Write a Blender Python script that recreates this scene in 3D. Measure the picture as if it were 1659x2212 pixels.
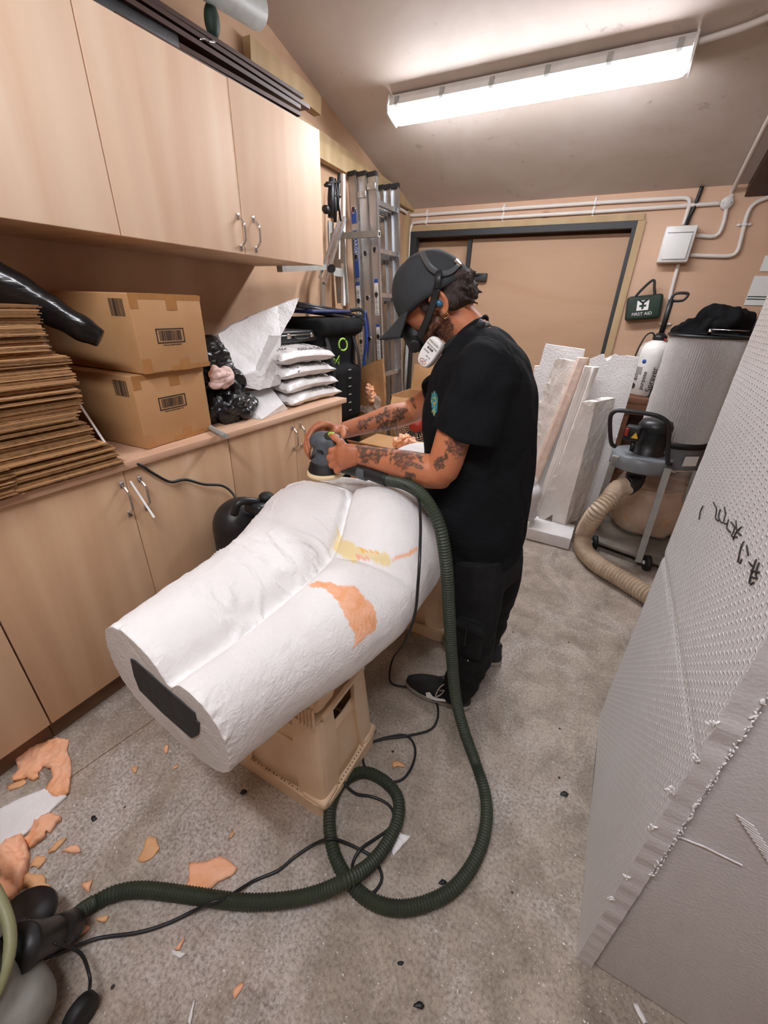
import bpy, bmesh, math, random
from mathutils import Vector, Matrix, Quaternion, noise
PI = math.pi
for o in list(bpy.data.objects): bpy.data.objects.remove(o)
SC = bpy.context.scene
COL = SC.collection

# ---------------------------------------------------------------- camera
FPX, W, H, CAMH = 888.13, 1659.0, 2212.0, 1.40
YAW, PITCH, ROLL = -0.490481, 0.466459, 0.03363
_f = Vector((math.sin(YAW)*math.cos(PITCH), math.cos(YAW)*math.cos(PITCH), -math.sin(PITCH)))
_r = Vector((math.cos(YAW), -math.sin(YAW), 0)); _u = _r.cross(_f)
CR = math.cos(ROLL)*_r + math.sin(ROLL)*_u
CU = -math.sin(ROLL)*_r + math.cos(ROLL)*_u
CF = _f; CO = Vector((0, 0, CAMH))
cd = bpy.data.cameras.new('camera'); cam = bpy.data.objects.new('camera', cd); COL.objects.link(cam)
cd.sensor_fit = 'HORIZONTAL'; cd.sensor_width = 36.0; cd.lens = FPX*36.0/W; cd.clip_start = 0.02; cd.clip_end = 60
cam.matrix_world = Matrix(((CR.x, CU.x, -CF.x, 0), (CR.y, CU.y, -CF.y, 0), (CR.z, CU.z, -CF.z, CAMH), (0, 0, 0, 1)))
SC.camera = cam
SC.view_settings.view_transform = 'Standard'; SC.view_settings.look = 'None'
SC.view_settings.gamma = 1.0; SC.view_settings.use_curve_mapping = False
SC.view_settings.exposure = 0.0
LAMP_POWER = 64.0      # emission of the tube diffusers
wd = bpy.data.worlds.new('world'); SC.world = wd; wd.use_nodes = True
wd.node_tree.nodes['Background'].inputs[0].default_value = (0.8, 0.85, 1, 1)
wd.node_tree.nodes['Background'].inputs[1].default_value = 0.0

# surveying: a photo pixel's sight line met with a real plane of the room
def ray(px, py): return CR*((px-W/2)/FPX) + CU*(-(py-H/2)/FPX) + CF
def atx(px, py, x): d = ray(px, py); return CO + d*((x-CO.x)/d.x)
def aty(px, py, y): d = ray(px, py); return CO + d*((y-CO.y)/d.y)
def atz(px, py, z): d = ray(px, py); return CO + d*((z-CO.z)/d.z)

# ---------------------------------------------------------------- colours and materials
def C(h):
    h = h.lstrip('#'); v = [int(h[i:i+2], 16)/255 for i in (0, 2, 4)]
    return tuple((c/12.92 if c <= 0.04045 else ((c+0.055)/1.055)**2.4) for c in v)+(1,)
MATS = {}
def newmat(name):
    m = bpy.data.materials.new(name); m.use_nodes = True; nt = m.node_tree
    b = nt.nodes['Principled BSDF']; MATS[name] = m
    return m, nt, b
def N(nt, t, **kw):
    n = nt.nodes.new(t)
    for k, v in kw.items():
        if k.startswith('i_'): n.inputs[k[2:].replace('_', ' ')].default_value = v
        else: setattr(n, k, v)
    return n
def coords(nt, scale=(1, 1, 1), rot=(0, 0, 0), kind='Object'):
    tc = N(nt, 'ShaderNodeTexCoord'); mp = N(nt, 'ShaderNodeMapping')
    mp.inputs['Scale'].default_value = scale; mp.inputs['Rotation'].default_value = rot
    nt.links.new(tc.outputs[kind], mp.inputs[0]); return mp.outputs[0]
def ramp(nt, src, stops):
    r = N(nt, 'ShaderNodeValToRGB'); e = r.color_ramp.elements
    e[0].position, e[0].color = stops[0]; e[1].position, e[1].color = stops[-1]
    for p, c in stops[1:-1]:
        x = e.new(p); x.color = c
    nt.links.new(src, r.inputs[0]); return r.outputs[0]
def mixc(nt, fac, a, b, mode='MIX'):
    m = N(nt, 'ShaderNodeMix', data_type='RGBA', blend_type=mode)
    for i, v in ((0, fac), (6, a), (7, b)):
        if hasattr(v, 'is_linked'): nt.links.new(v, m.inputs[i])
        else: m.inputs[i].default_value = v
    return m.outputs[2]
def bump(nt, b, h, strength, dist=0.01):
    bp = N(nt, 'ShaderNodeBump'); bp.inputs['Strength'].default_value = strength; bp.inputs['Distance'].default_value = dist
    nt.links.new(h, bp.inputs['Height']); nt.links.new(bp.outputs[0], b.inputs['Normal'])
def noise_t(nt, co, scale, detail=4, rough=0.55, dist=0.0):
    n = N(nt, 'ShaderNodeTexNoise'); n.inputs['Scale'].default_value = scale; n.inputs['Detail'].default_value = detail
    n.inputs['Roughness'].default_value = rough; n.inputs['Distortion'].default_value = dist
    nt.links.new(co, n.inputs['Vector']); return n.outputs[0]
def plain(name, c, rough=0.5, metal=0.0, c2=None, nscale=20, bmp=0.0, bscale=60, dist=0.004, stretch=(1, 1, 1), spec=0.5, contrast=(0.35, 0.65)):
    m, nt, b = newmat(name)
    b.inputs['Roughness'].default_value = rough; b.inputs['Metallic'].default_value = metal
    b.inputs['Specular IOR Level'].default_value = spec
    b.inputs['Base Color'].default_value = C(c)
    co = coords(nt, stretch)
    n = noise_t(nt, co, nscale)
    if c2:
        nt.links.new(ramp(nt, n, [(contrast[0], C(c)), (contrast[1], C(c2))]), b.inputs['Base Color'])
    rr = N(nt, 'ShaderNodeMapRange'); rr.inputs[3].default_value = max(0, rough-.08); rr.inputs[4].default_value = min(1, rough+.08)
    nt.links.new(n, rr.inputs[0]); nt.links.new(rr.outputs[0], b.inputs['Roughness'])
    if bmp: bump(nt, b, noise_t(nt, co, bscale), bmp, dist)
    return m
def wood(name, c1, c2, c3, scale=(9, 9, 0.9), wav=3.0, rough=0.5, knots=None, speck=True, axis='Y'):
    m, nt, b = newmat(name)
    tc = N(nt, 'ShaderNodeTexCoord'); mp = N(nt, 'ShaderNodeMapping'); mp.inputs['Scale'].default_value = scale
    oi = N(nt, 'ShaderNodeObjectInfo'); add = N(nt, 'ShaderNodeVectorMath', operation='ADD')
    sc_ = N(nt, 'ShaderNodeVectorMath', operation='SCALE'); sc_.inputs[3].default_value = 7.0
    cmb = N(nt, 'ShaderNodeCombineXYZ')
    for i in range(3): nt.links.new(oi.outputs['Random'], cmb.inputs[i])
    nt.links.new(cmb.outputs[0], sc_.inputs[0]); nt.links.new(tc.outputs['Object'], add.inputs[0]); nt.links.new(sc_.outputs[0], add.inputs[1])
    nt.links.new(add.outputs[0], mp.inputs[0]); co = mp.outputs[0]
    big = noise_t(nt, co, 0.55, 3, 0.5, 1.2)
    wv = N(nt, 'ShaderNodeTexWave', wave_type='BANDS', bands_direction=axis)
    wv.inputs['Scale'].default_value = wav*0.12; wv.inputs['Distortion'].default_value = 9; wv.inputs['Detail'].default_value = 2.5; wv.inputs['Detail Scale'].default_value = 0.45
    nt.links.new(co, wv.inputs[0])
    fine = noise_t(nt, co, 9, 5, 0.7, 0.3)
    a = ramp(nt, big, [(0.3, C(c1)), (0.5, C(c2)), (0.72, C(c3))])
    f1 = N(nt, 'ShaderNodeMath', operation='MULTIPLY'); f1.inputs[1].default_value = 0.42; nt.links.new(wv.outputs[1], f1.inputs[0])
    a2 = mixc(nt, f1.outputs[0], a, C(c3))
    f2 = N(nt, 'ShaderNodeMath', operation='MULTIPLY'); f2.inputs[1].default_value = 0.45; nt.links.new(fine, f2.inputs[0])
    a3 = mixc(nt, f2.outputs[0], a2, C(c1), 'MIX')
    if knots:
        vo = N(nt, 'ShaderNodeTexVoronoi'); vo.inputs['Scale'].default_value = knots; vo.inputs['Randomness'].default_value = 1
        kc = coords(nt, (1, 1, 1.6)); nt.links.new(kc, vo.inputs['Vector'])
        kn = ramp(nt, vo.outputs[0], [(0.03, (1, 1, 1, 1)), (0.10, (0, 0, 0, 1))])
        a3 = mixc(nt, kn, a3, C('#7a4c30'))
    nt.links.new(a3, b.inputs['Base Color'])
    b.inputs['Roughness'].default_value = rough; b.inputs['Specular IOR Level'].default_value = 0.35
    bump(nt, b, fine, 0.08, 0.002)
    return m

wood('ply_door', '#f4dcc2', '#efd0b2', '#e2ba9c', rough=0.6)
wood('ply_lower', '#dcbb9a', '#d3ae8a', '#bf9573', rough=0.6)
wood('ply_wall', '#cfae90', '#c6a385', '#b28c6f', scale=(3, 3, 5), rough=0.65, knots=1.3)
wood('ply_back', '#d8b69c', '#cfab8f', '#bd9679', scale=(1.0, 5, 5), rough=0.65, knots=2.1)
wood('ply_shutter', '#c3a286', '#bb987a', '#ad896a', scale=(1.2, 4, 5), rough=0.6)
wood('worktop_wood', '#e0bfa6', '#d3ab8c', '#bf9274', scale=(9, 1.0, 9), rough=0.6)
wood('pine', '#c2aa84', '#b79d75', '#a28862', scale=(8, 8, 1.5), rough=0.6)
wood('dark_board', '#5c4236', '#49332b', '#352521', scale=(9, 1, 9), rough=0.45)
wood('bench_wood', '#7d5640', '#6b4734', '#553627', scale=(1, 9, 9), rough=0.6)
plain('plinth_dark', '#7a5c45', 0.7, c2='#6b4f3b', nscale=6)
# painted ceiling board with faint stains
def ceil_mat():
    m, nt, b = newmat('ceiling_board')
    co = coords(nt, (1, 1, 1)); n1 = noise_t(nt, co, 1.6, 5, 0.6, 0.4); n2 = noise_t(nt, co, 9, 5, 0.65)
    a = ramp(nt, n1, [(0.32, C('#d6ccc3')), (0.55, C('#cabdb2')), (0.75, C('#d4bfb4'))])
    st = ramp(nt, n2, [(0.64, (0, 0, 0, 1)), (0.78, (1, 1, 1, 1))])
    a = mixc(nt, st, a, C('#94857a'))
    nt.links.new(a, b.inputs['Base Color']); b.inputs['Roughness'].default_value = 0.62
    bump(nt, b, noise_t(nt, co, 120, 3), 0.08, 0.003)
ceil_mat()
def floor_mat():
    m, nt, b = newmat('concrete')
    co = coords(nt); big = noise_t(nt, co, 1.3, 5, 0.6, 0.6); mid = noise_t(nt, co, 7, 6, 0.65, 0.5); fine = noise_t(nt, co, 110, 5, 0.72)
    a = ramp(nt, mid, [(0.3, C('#8a7f73')), (0.5, C('#a69a8d')), (0.7, C('#bdb1a4'))])
    red = ramp(nt, big, [(0.55, (0, 0, 0, 1)), (0.72, (1, 1, 1, 1))])
    f = N(nt, 'ShaderNodeMath', operation='MULTIPLY'); f.inputs[1].default_value = 0.35; nt.links.new(red, f.inputs[0])
    a = mixc(nt, f.outputs[0], a, C('#a58a7e'))
    dc = coords(nt, (1, 0.6, 1)); dn = noise_t(nt, dc, 2.3, 8, 0.72, 0.8)
    dust = ramp(nt, dn, [(0.50, (0, 0, 0, 1)), (0.66, (1, 1, 1, 1))])
    dm = N(nt, 'ShaderNodeMath', operation='MULTIPLY'); nt.links.new(dust, dm.inputs[0]); 
    df = ramp(nt, fine, [(0.35, (0.1, 0.1, 0.1, 1)), (0.6, (0.8, 0.8, 0.8, 1))]); nt.links.new(df, dm.inputs[1])
    a = mixc(nt, dm.outputs[0], a, C('#d6d2cf'))
    g = ramp(nt, fine, [(0.36, (0.45, 0.43, 0.41, 1)), (0.5, (1, 1, 1, 1)), (0.62, (1.25, 1.25, 1.25, 1))])
    a = mixc(nt, 0.6, a, g, 'MULTIPLY')
    vo = N(nt, 'ShaderNodeTexVoronoi'); vo.inputs['Scale'].default_value = 9; nt.links.new(co, vo.inputs['Vector'])
    sp = ramp(nt, vo.outputs[0], [(0.035, (1, 1, 1, 1)), (0.05, (0, 0, 0, 1))])
    a = mixc(nt, sp, a, C('#3b3632'))
    nt.links.new(a, b.inputs['Base Color']); b.inputs['Roughness'].default_value = 0.68; b.inputs['Specular IOR Level'].default_value = 0.3
    mm = N(nt, 'ShaderNodeMath', operation='ADD'); nt.links.new(mid, mm.inputs[0]); nt.links.new(fine, mm.inputs[1])
    bump(nt, b, mm.outputs[0], 0.5, 0.008)
floor_mat()
def foam_mat(name, c, c2, bead=90, strength=0.35, rough=0.55):
    m, nt, b = newmat(name)
    co = coords(nt); vo = N(nt, 'ShaderNodeTexVoronoi'); vo.inputs['Scale'].default_value = bead; nt.links.new(co, vo.inputs['Vector'])
    n = noise_t(nt, co, 6, 5)
    nt.links.new(ramp(nt, n, [(0.35, C(c)), (0.65, C(c2))]), b.inputs['Base Color'])
    n2 = noise_t(nt, co, 35, 5, 0.7, 1.0); s = N(nt, 'ShaderNodeMath', operation='ADD')
    nt.links.new(vo.outputs[0], s.inputs[0]); nt.links.new(n2, s.inputs[1])
    b.inputs['Roughness'].default_value = rough; bump(nt, b, s.outputs[0], strength, 0.004)
    b.inputs['Subsurface Weight'].default_value = 0.0
foam_mat('polystyrene', '#efeeee', '#e4e1e1')
foam_mat('polystyrene_dirty', '#f3efea', '#e6dfd8')
foam_mat('orange_foam', '#f6bd9c', '#eda877', bead=60, strength=0.5)
foam_mat('tan_foam', '#e2b183', '#d49d6c', bead=60, strength=0.5)
plain('white_steel', '#e8e6e2', 0.35); plain('white_plastic', '#ecebe8', 0.35, c2='#dedcd8', nscale=8)
plain('conduit_plastic', '#e2dcd6', 0.4)
plain('aluminium', '#c9cbcd', 0.28, 0.9, c2='#b4b6b9', nscale=12, stretch=(1, 1, .2))
plain('chrome', '#d8d8da', 0.2, 1.0); plain('dark_metal', '#2a2b2d', 0.45, 0.4)
plain('black_plastic', '#1b1c1e', 0.4, c2='#232427', nscale=30, bmp=.1, bscale=200)
plain('black_rubber', '#151617', 0.6); plain('black_frame', '#2b2d30', 0.55)
plain('grey_paint', '#7f868c', 0.4, c2='#757b80', nscale=8); plain('grey_frame', '#a9aaa5', 0.4, c2='#9a9a95')
plain('cardboard', '#c09467', 0.75, c2='#b58859', nscale=5, bmp=.1, bscale=40)
plain('cardboard_dark', '#8e683f', 0.8, c2='#7b5733', nscale=8); plain('cardboard_edge', '#a67b50', 0.85, c2='#6b4a2c', nscale=60, stretch=(1, 1, 6))
plain('packing_tape', '#b07f4e', 0.25, c2='#a87646'); plain('print_ink', '#2c2320', 0.7)
plain('white_paint', '#f4f4f2', 0.5); plain('paper_white', '#e9ecea', 0.7)
plain('green_hose', '#343d2d', 0.55, c2='#2b3327', nscale=10); plain('tan_hose', '#c4b19b', 0.5, c2='#b09b84')
plain('cable_black', '#1d1e20', 0.45)
plain('crate_tan', '#f0d8ba', 0.5, c2='#e8cba8', nscale=5, bmp=.06, bscale=90)
plain('skin', '#c07d5f', 0.5, c2='#ad6a4e', nscale=9, bmp=.12, bscale=160, dist=.002)
plain('hair_brown', '#3a2820', 0.6, c2='#20160f', nscale=50, bmp=.8, bscale=90, dist=.006, stretch=(3, 3, .8))
plain('beard_brown', '#8a5b45', 0.75, c2='#3f291e', nscale=90, bmp=.6, bscale=200)
plain('black_cotton', '#17181a', 0.9, c2='#121315', nscale=10, bmp=.35, bscale=14, dist=.012, spec=.2)
plain('black_trouser', '#1e1e1f', 0.9, c2='#161617', nscale=12, bmp=.45, bscale=16, dist=.012, spec=.2)
plain('bag_plastic', '#1a1a1b', 0.3, c2='#111112', bmp=.45, bscale=12, dist=.012); plain('film_black', '#161617', 0.22, c2='#0f0f10', bmp=.35, bscale=7, dist=.012, stretch=(1, 1, 3)); plain('cap_cloth', '#2e3134', 0.85, c2='#26292c', nscale=12, bmp=.4, bscale=22, dist=.008)
plain('white_bag', '#e6e3e2', 0.25, c2='#dbd7d6', bmp=.5, bscale=16, dist=.012)
plain('charcoal_tool', '#565c63', 0.5, c2='#484e54', nscale=25); plain('lime', '#a5d64a', 0.4)
plain('pad_cream', '#e9d3a6', 0.7); plain('blue_strap', '#2559b8', 0.5); plain('label_blue', '#2c4f9e', 0.4)
plain('red_paint', '#9b2b22', 0.45); plain('pink_paper', '#e8c9c2', 0.8, bmp=.8, bscale=12, dist=.02)
plain('first_aid_green', '#26392e', 0.6, c2='#1f3027', bmp=.3, bscale=12); plain('yellow', '#e0b93a', 0.5)
plain('teal_print', '#3f9fb0', 0.6); plain('grey_vac', '#9a9a94', 0.5, c2='#8a8a84')
plain('blue_ear', '#2f5f7a', 0.3); plain('gold', '#c8a070', 0.25, 0.9); plain('navy', '#1f2b5c', 0.6); plain('amber', '#e8941c', 0.35)
plain('sawdust', '#c7a384', 0.8, c2='#b08c6c', nscale=12, bmp=.5, bscale=10, dist=.02)
plain('stained_foam', '#e8d3c4', 0.6, c2='#dcc0ae', nscale=8, bmp=.4, bscale=60); plain('dusty_base', '#8e857a', 0.8, c2='#6f6a62', nscale=7); plain('olive_trim', '#8b8a66', 0.5)
plain('filter_mesh', '#dcdad8', 0.4, 0.15, c2='#c5c2bf', nscale=160, bmp=.5, bscale=210, dist=.002)
def skin_mat():
    m, nt, b = newmat('skin_tattooed'); co = coords(nt)
    a = ramp(nt, noise_t(nt, co, 9, 4), [(.35, C('#bf7852')), (.65, C('#a96445'))])
    at = N(nt, 'ShaderNodeAttribute', attribute_name='ink'); sp = N(nt, 'ShaderNodeSeparateColor'); nt.links.new(at.outputs[0], sp.inputs[0])
    ic = ramp(nt, noise_t(nt, co, 70, 5, .7, 1.5), [(.42, C('#2c2a26')), (.64, C('#5e4636'))])
    a = mixc(nt, sp.outputs[0], a, ic); a = mixc(nt, sp.outputs[1], a, C('#8a4a3e')); a = mixc(nt, sp.outputs[2], a, C('#5b3c2e'))
    nt.links.new(a, b.inputs['Base Color']); b.inputs['Roughness'].default_value = .5; b.inputs['Subsurface Weight'].default_value = .08; b.inputs['Subsurface Radius'].default_value = (.01, .004, .002)
    bump(nt, b, noise_t(nt, co, 150, 3), .12, .002)
def shirt_mat():
    m, nt, b = newmat('shirt_printed'); co = coords(nt); b.inputs['Roughness'].default_value = .92; b.inputs['Specular IOR Level'].default_value = .15
    a = ramp(nt, noise_t(nt, co, 8, 4), [(.35, C('#16171a')), (.65, C('#101113'))])
    at = N(nt, 'ShaderNodeAttribute', attribute_name='ink'); sp = N(nt, 'ShaderNodeSeparateColor'); nt.links.new(at.outputs[0], sp.inputs[0])
    sq = ramp(nt, noise_t(nt, co, 60, 2, .5, 2), [(.54, C('#2f8294')), (.58, C('#b5a743'))]); a = mixc(nt, sp.outputs[0], a, sq)
    nt.links.new(a, b.inputs['Base Color']); bump(nt, b, noise_t(nt, co, 7, 5, .55, 1.2), .55, .03)
skin_mat(); shirt_mat()
plain('strap_grey', '#4a4d50', 0.35); plain('sole_white', '#a8a198', 0.6, c2='#7e776e', nscale=20); plain('shoe_black', '#1a1d20', 0.6, c2='#22262a', nscale=20); plain('lace_tan', '#a8988a', 0.8); plain('glasses_red', '#5a2620', 0.2)
def clear_mat(name, c, alpha=0.35, rough=0.15):
    m, nt, b = newmat(name); b.inputs['Base Color'].default_value = C(c); b.inputs['Roughness'].default_value = rough
    b.inputs['Alpha'].default_value = alpha; co = coords(nt); bump(nt, b, noise_t(nt, co, 9, 3), .7, .02)
clear_mat('clear_polythene', '#e9dccf', 0.28); clear_mat('smoke_lens', '#6b3f30', 0.45, 0.05)
def emit(name, c, s):
    m, nt, b = newmat(name); b.inputs['Emission Color'].default_value = C(c); b.inputs['Emission Strength'].default_value = s
    b.inputs['Base Color'].default_value = C('#ffffff')
emit('lamp_diffuser', '#f8f9ff', LAMP_POWER)

# ---------------------------------------------------------------- geometry helpers
def V(*a): return Vector(a)
def crs(pts, step):
    pts = [Vector(p) for p in pts]; out = []
    P = [pts[0]*2-pts[1]]+pts+[pts[-1]*2-pts[-2]]
    for i in range(1, len(P)-2):
        a, b, c, d = P[i-1:i+3]; n = max(2, int((c-b).length/step*2))
        for k in range(n):
            t = k/n; out.append(0.5*((2*b)+(c-a)*t+(2*a-5*b+4*c-d)*t*t+(3*b-a-3*c+d)*t**3))
    out.append(pts[-1])
    res = [out[0]]; acc = 0
    L = [0]
    for p, q in zip(out, out[1:]): L.append(L[-1]+(q-p).length)
    n = max(2, int(round(L[-1]/step))); j = 0
    for k in range(1, n+1):
        t = L[-1]*k/n
        while j < len(L)-2 and L[j+1] < t: j += 1
        s = (t-L[j])/max(1e-9, L[j+1]-L[j]); res.append(out[j].lerp(out[j+1], min(1, s)))
    return res
class B:
    def __init__(s): s.bm = bmesh.new(); s.mi = 0
    def m(s, i): s.mi = i; return s
    def _f(s, vs, sm=False):
        try:
            f = s.bm.faces.new(vs); f.material_index = s.mi; f.smooth = sm; return f
        except ValueError: return None
    def box(s, c, size, rot=None, bev=0.0, seg=2):
        g = bmesh.new(); bmesh.ops.create_cube(g, size=1)
        for v in g.verts: v.co = Vector((v.co.x*size[0], v.co.y*size[1], v.co.z*size[2]))
        if bev: bmesh.ops.bevel(g, geom=list(g.edges), offset=min(bev, min(size)*.45), segments=seg, affect='EDGES', profile=.5)
        return s._merge(g, c, rot, bev > 0)
    def _merge(s, g, c, rot, sm=False):
        R = rot if isinstance(rot, Matrix) else (Matrix.Rotation(rot, 3, 'Z') if rot is not None else Matrix.Identity(3))
        mp = {}
        for v in g.verts: mp[v] = s.bm.verts.new(R @ v.co + Vector(c))
        for f in g.faces:
            s._f([mp[v] for v in f.verts], sm)
        g.free(); return s
    def ell(s, c, r, rot=None, sub=3):
        g = bmesh.new(); bmesh.ops.create_icosphere(g, subdivisions=sub, radius=1)
        for v in g.verts: v.co = Vector((v.co.x*r[0], v.co.y*r[1], v.co.z*r[2]))
        return s._merge(g, c, rot, True)
    def rings(s, rs, cap=True, sm=True, closed=False):
        vs = [[s.bm.verts.new(p) for p in r] for r in rs]; n = len(rs[0])
        pairs = list(zip(vs, vs[1:]))
        if closed: pairs.append((vs[-1], vs[0]))
        for a, b in pairs:
            for i in range(n): s._f([a[i], a[(i+1) % n], b[(i+1) % n], b[i]], sm)
        if cap and not closed:
            s._f(vs[0][::-1], False); s._f(vs[-1], False)
        return s
    def tube(s, pts, r, n=10, cap=True, closed=False, flat=None, sm=True):
        pts = [Vector(p) for p in pts]; k = len(pts)
        rr = r if hasattr(r, '__len__') else [r]*k
        up = None; rs = []
        for i, p in enumerate(pts):
            if closed: t = pts[(i+1) % k]-pts[i-1]
            else: t = pts[min(i+1, k-1)]-pts[max(i-1, 0)]
            t.normalize()
            if up is None: up = t.orthogonal().normalized() if flat is None else (Vector(flat[0])-Vector(flat[0]).dot(t)*t).normalized()
            else:
                up = up-up.dot(t)*t
                up = up.normalized() if up.length > 1e-6 else t.orthogonal().normalized()
            if flat is not None:
                u2 = Vector(flat[0])-Vector(flat[0]).dot(t)*t
                if u2.length > .05: up = u2.normalized()
            w = t.cross(up); fx, fy = (1, 1) if flat is None else flat[1]
            rs.append([p+up*math.cos(2*PI*j/n)*rr[i]*fx+w*math.sin(2*PI*j/n)*rr[i]*fy for j in range(n)])
        return s.rings(rs, cap, sm, closed)
    def cyl(s, p0, p1, r0, r1=None, n=20, sm=True): return s.tube([p0, p1], [r0, r0 if r1 is None else r1], n, sm=sm)
    def lathe(s, prof, c, axis=(0, 0, 1), n=28):   # prof: (radius, height) pairs
        ax = Vector(axis).normalized(); u = ax.orthogonal().normalized(); w = ax.cross(u); c = Vector(c)
        return s.rings([[c+ax*h+(u*math.cos(2*PI*j/n)+w*math.sin(2*PI*j/n))*max(r, 1e-4) for j in range(n)] for r, h in prof])
    def prism(s, poly, d, sm=False):                 # poly: 3D points, d: extrusion vector
        a = [s.bm.verts.new(Vector(p)) for p in poly]; b = [s.bm.verts.new(Vector(p)+Vector(d)) for p in poly]
        s._f(a[::-1], sm); s._f(b, sm); n = len(a)
        for i in range(n): s._f([a[i], a[(i+1) % n], b[(i+1) % n], b[i]], sm)
        return s
    def bar(s, p0, p1, w, h, up=(0, 0, 1)):          # rectangular bar
        p0, p1 = Vector(p0), Vector(p1); t = (p1-p0).normalized(); u = Vector(up); u = (u-u.dot(t)*t).normalized(); v = t.cross(u)
        return s.rings([[p+v*(w/2*a)+u*(h/2*b) for a, b in ((-1, -1), (1, -1), (1, 1), (-1, 1))] for p in (p0, p1)], sm=False)
    def grid(s, fn, nu, nv, thick=0.0, sm=True):     # sheet surface fn(u,v) with thickness
        top = [[s.bm.verts.new(Vector(fn(i/nu, j/nv))) for j in range(nv+1)] for i in range(nu+1)]
        if thick:
            bot = []
            for i in range(nu+1):
                row = []
                for j in range(nv+1):
                    du = top[min(i+1, nu)][j].co-top[max(i-1, 0)][j].co; dv = top[i][min(j+1, nv)].co-top[i][max(j-1, 0)].co
                    nn = du.cross(dv); nn = nn.normalized() if nn.length > 1e-9 else Vector((0, 0, 1))
                    row.append(s.bm.verts.new(top[i][j].co-nn*thick))
                bot.append(row)
        for i in range(nu):
            for j in range(nv):
                s._f([top[i][j], top[i+1][j], top[i+1][j+1], top[i][j+1]], sm)
                if thick: s._f([bot[i][j], bot[i][j+1], bot[i+1][j+1], bot[i+1][j]], sm)
        if thick:
            for i in range(nu):
                s._f([top[i][0], bot[i][0], bot[i+1][0], top[i+1][0]]); s._f([top[i][nv], top[i+1][nv], bot[i+1][nv], bot[i][nv]])
            for j in range(nv):
                s._f([top[0][j], top[0][j+1], bot[0][j+1], bot[0][j]]); s._f([top[nu][j], bot[nu][j], bot[nu][j+1], top[nu][j+1]])
        return s
    def done(s, name, mats, parent=None, keep=False):
        bm = s.bm; bmesh.ops.recalc_face_normals(bm, faces=bm.faces)
        mats = mats if isinstance(mats, (list, tuple)) else [mats]
        if parent is not None: off = world_loc(parent)
        else:
            xs = [v.co for v in bm.verts]
            off = Vector(((min(c.x for c in xs)+max(c.x for c in xs))/2, (min(c.y for c in xs)+max(c.y for c in xs))/2, min(c.z for c in xs)))
            if keep: off = Vector((0, 0, 0))
        for v in bm.verts: v.co -= off
        me = bpy.data.meshes.new(name); bm.to_mesh(me); bm.free()
        for mm in mats: me.materials.append(MATS[mm])
        o = bpy.data.objects.new(name, me); COL.objects.link(o)
        if parent is not None: o.parent = parent
        else: o.location = off
        return o
def world_loc(o):
    l = Vector((0, 0, 0))
    while o is not None: l += o.location; o = o.parent
    return l
def tag(o, label, cat, group=None, kind=None):
    if label: o['label'] = label
    if cat: o['category'] = cat
    if group: o['group'] = group
    if kind: o['kind'] = kind
    return o
def thing(name, label, cat, loc, group=None):
    o = bpy.data.objects.new(name, None); COL.objects.link(o); o.location = loc; o.empty_display_size = .05
    return tag(o, label, cat, group)
def struct(o): o['kind'] = 'structure'; return o
def dup(root, loc, rotz=None, label=None, group=None):
    r = root.copy(); COL.objects.link(r); r.location = loc
    if rotz is not None: r.rotation_euler = (0, 0, rotz)
    if label: r['label'] = label
    if group: r['group'] = group
    for ch in list(root.children):
        c = ch.copy(); COL.objects.link(c); c.parent = r
        for g in ch.children:
            d = g.copy(); COL.objects.link(d); d.parent = c
    return r
def fuse(o, voxel=0.006, smooth=6, factor=0.5):      # overlapping solids -> one continuous skin
    m = o.modifiers.new('r', 'REMESH'); m.mode = 'VOXEL'; m.voxel_size = voxel; m.use_smooth_shade = True
    if smooth:
        q = o.modifiers.new('s', 'SMOOTH'); q.iterations = smooth; q.factor = factor
    dg = bpy.context.evaluated_depsgraph_get(); dg.update()
    me = bpy.data.meshes.new_from_object(o.evaluated_get(dg)); old = o.data; mats = [mm for mm in old.materials]
    o.modifiers.clear(); o.data = me; me.materials.clear()
    for mm in mats: me.materials.append(mm)
    for p in me.polygons: p.use_smooth = True
    return o
def text(name, body, size, origin, xdir, ydir, mat, parent, depth=0.0006, align='LEFT', sx=1.0, lift=0.001, shear=0):
    cu = bpy.data.curves.new(name, 'FONT'); cu.body = body; cu.size = size; cu.extrude = depth; cu.align_x = align; cu.align_y = 'CENTER'; cu.shear = shear
    t = bpy.data.objects.new(name, cu); COL.objects.link(t)
    dg = bpy.context.evaluated_depsgraph_get(); dg.update()
    me = bpy.data.meshes.new_from_object(t.evaluated_get(dg)); bpy.data.objects.remove(t)
    x = Vector(xdir).normalized(); y = Vector(ydir); y = (y-y.dot(x)*x).normalized(); z = x.cross(y)
    off = world_loc(parent) if parent is not None else Vector((0, 0, 0)); o0 = Vector(origin)+z*lift
    for v in me.vertices: v.co = o0+x*v.co.x*sx+y*v.co.y+z*v.co.z-off
    me.materials.clear(); me.materials.append(MATS[mat])
    o = bpy.data.objects.new(name, me); COL.objects.link(o)
    if parent is not None: o.parent = parent
    return o
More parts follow.
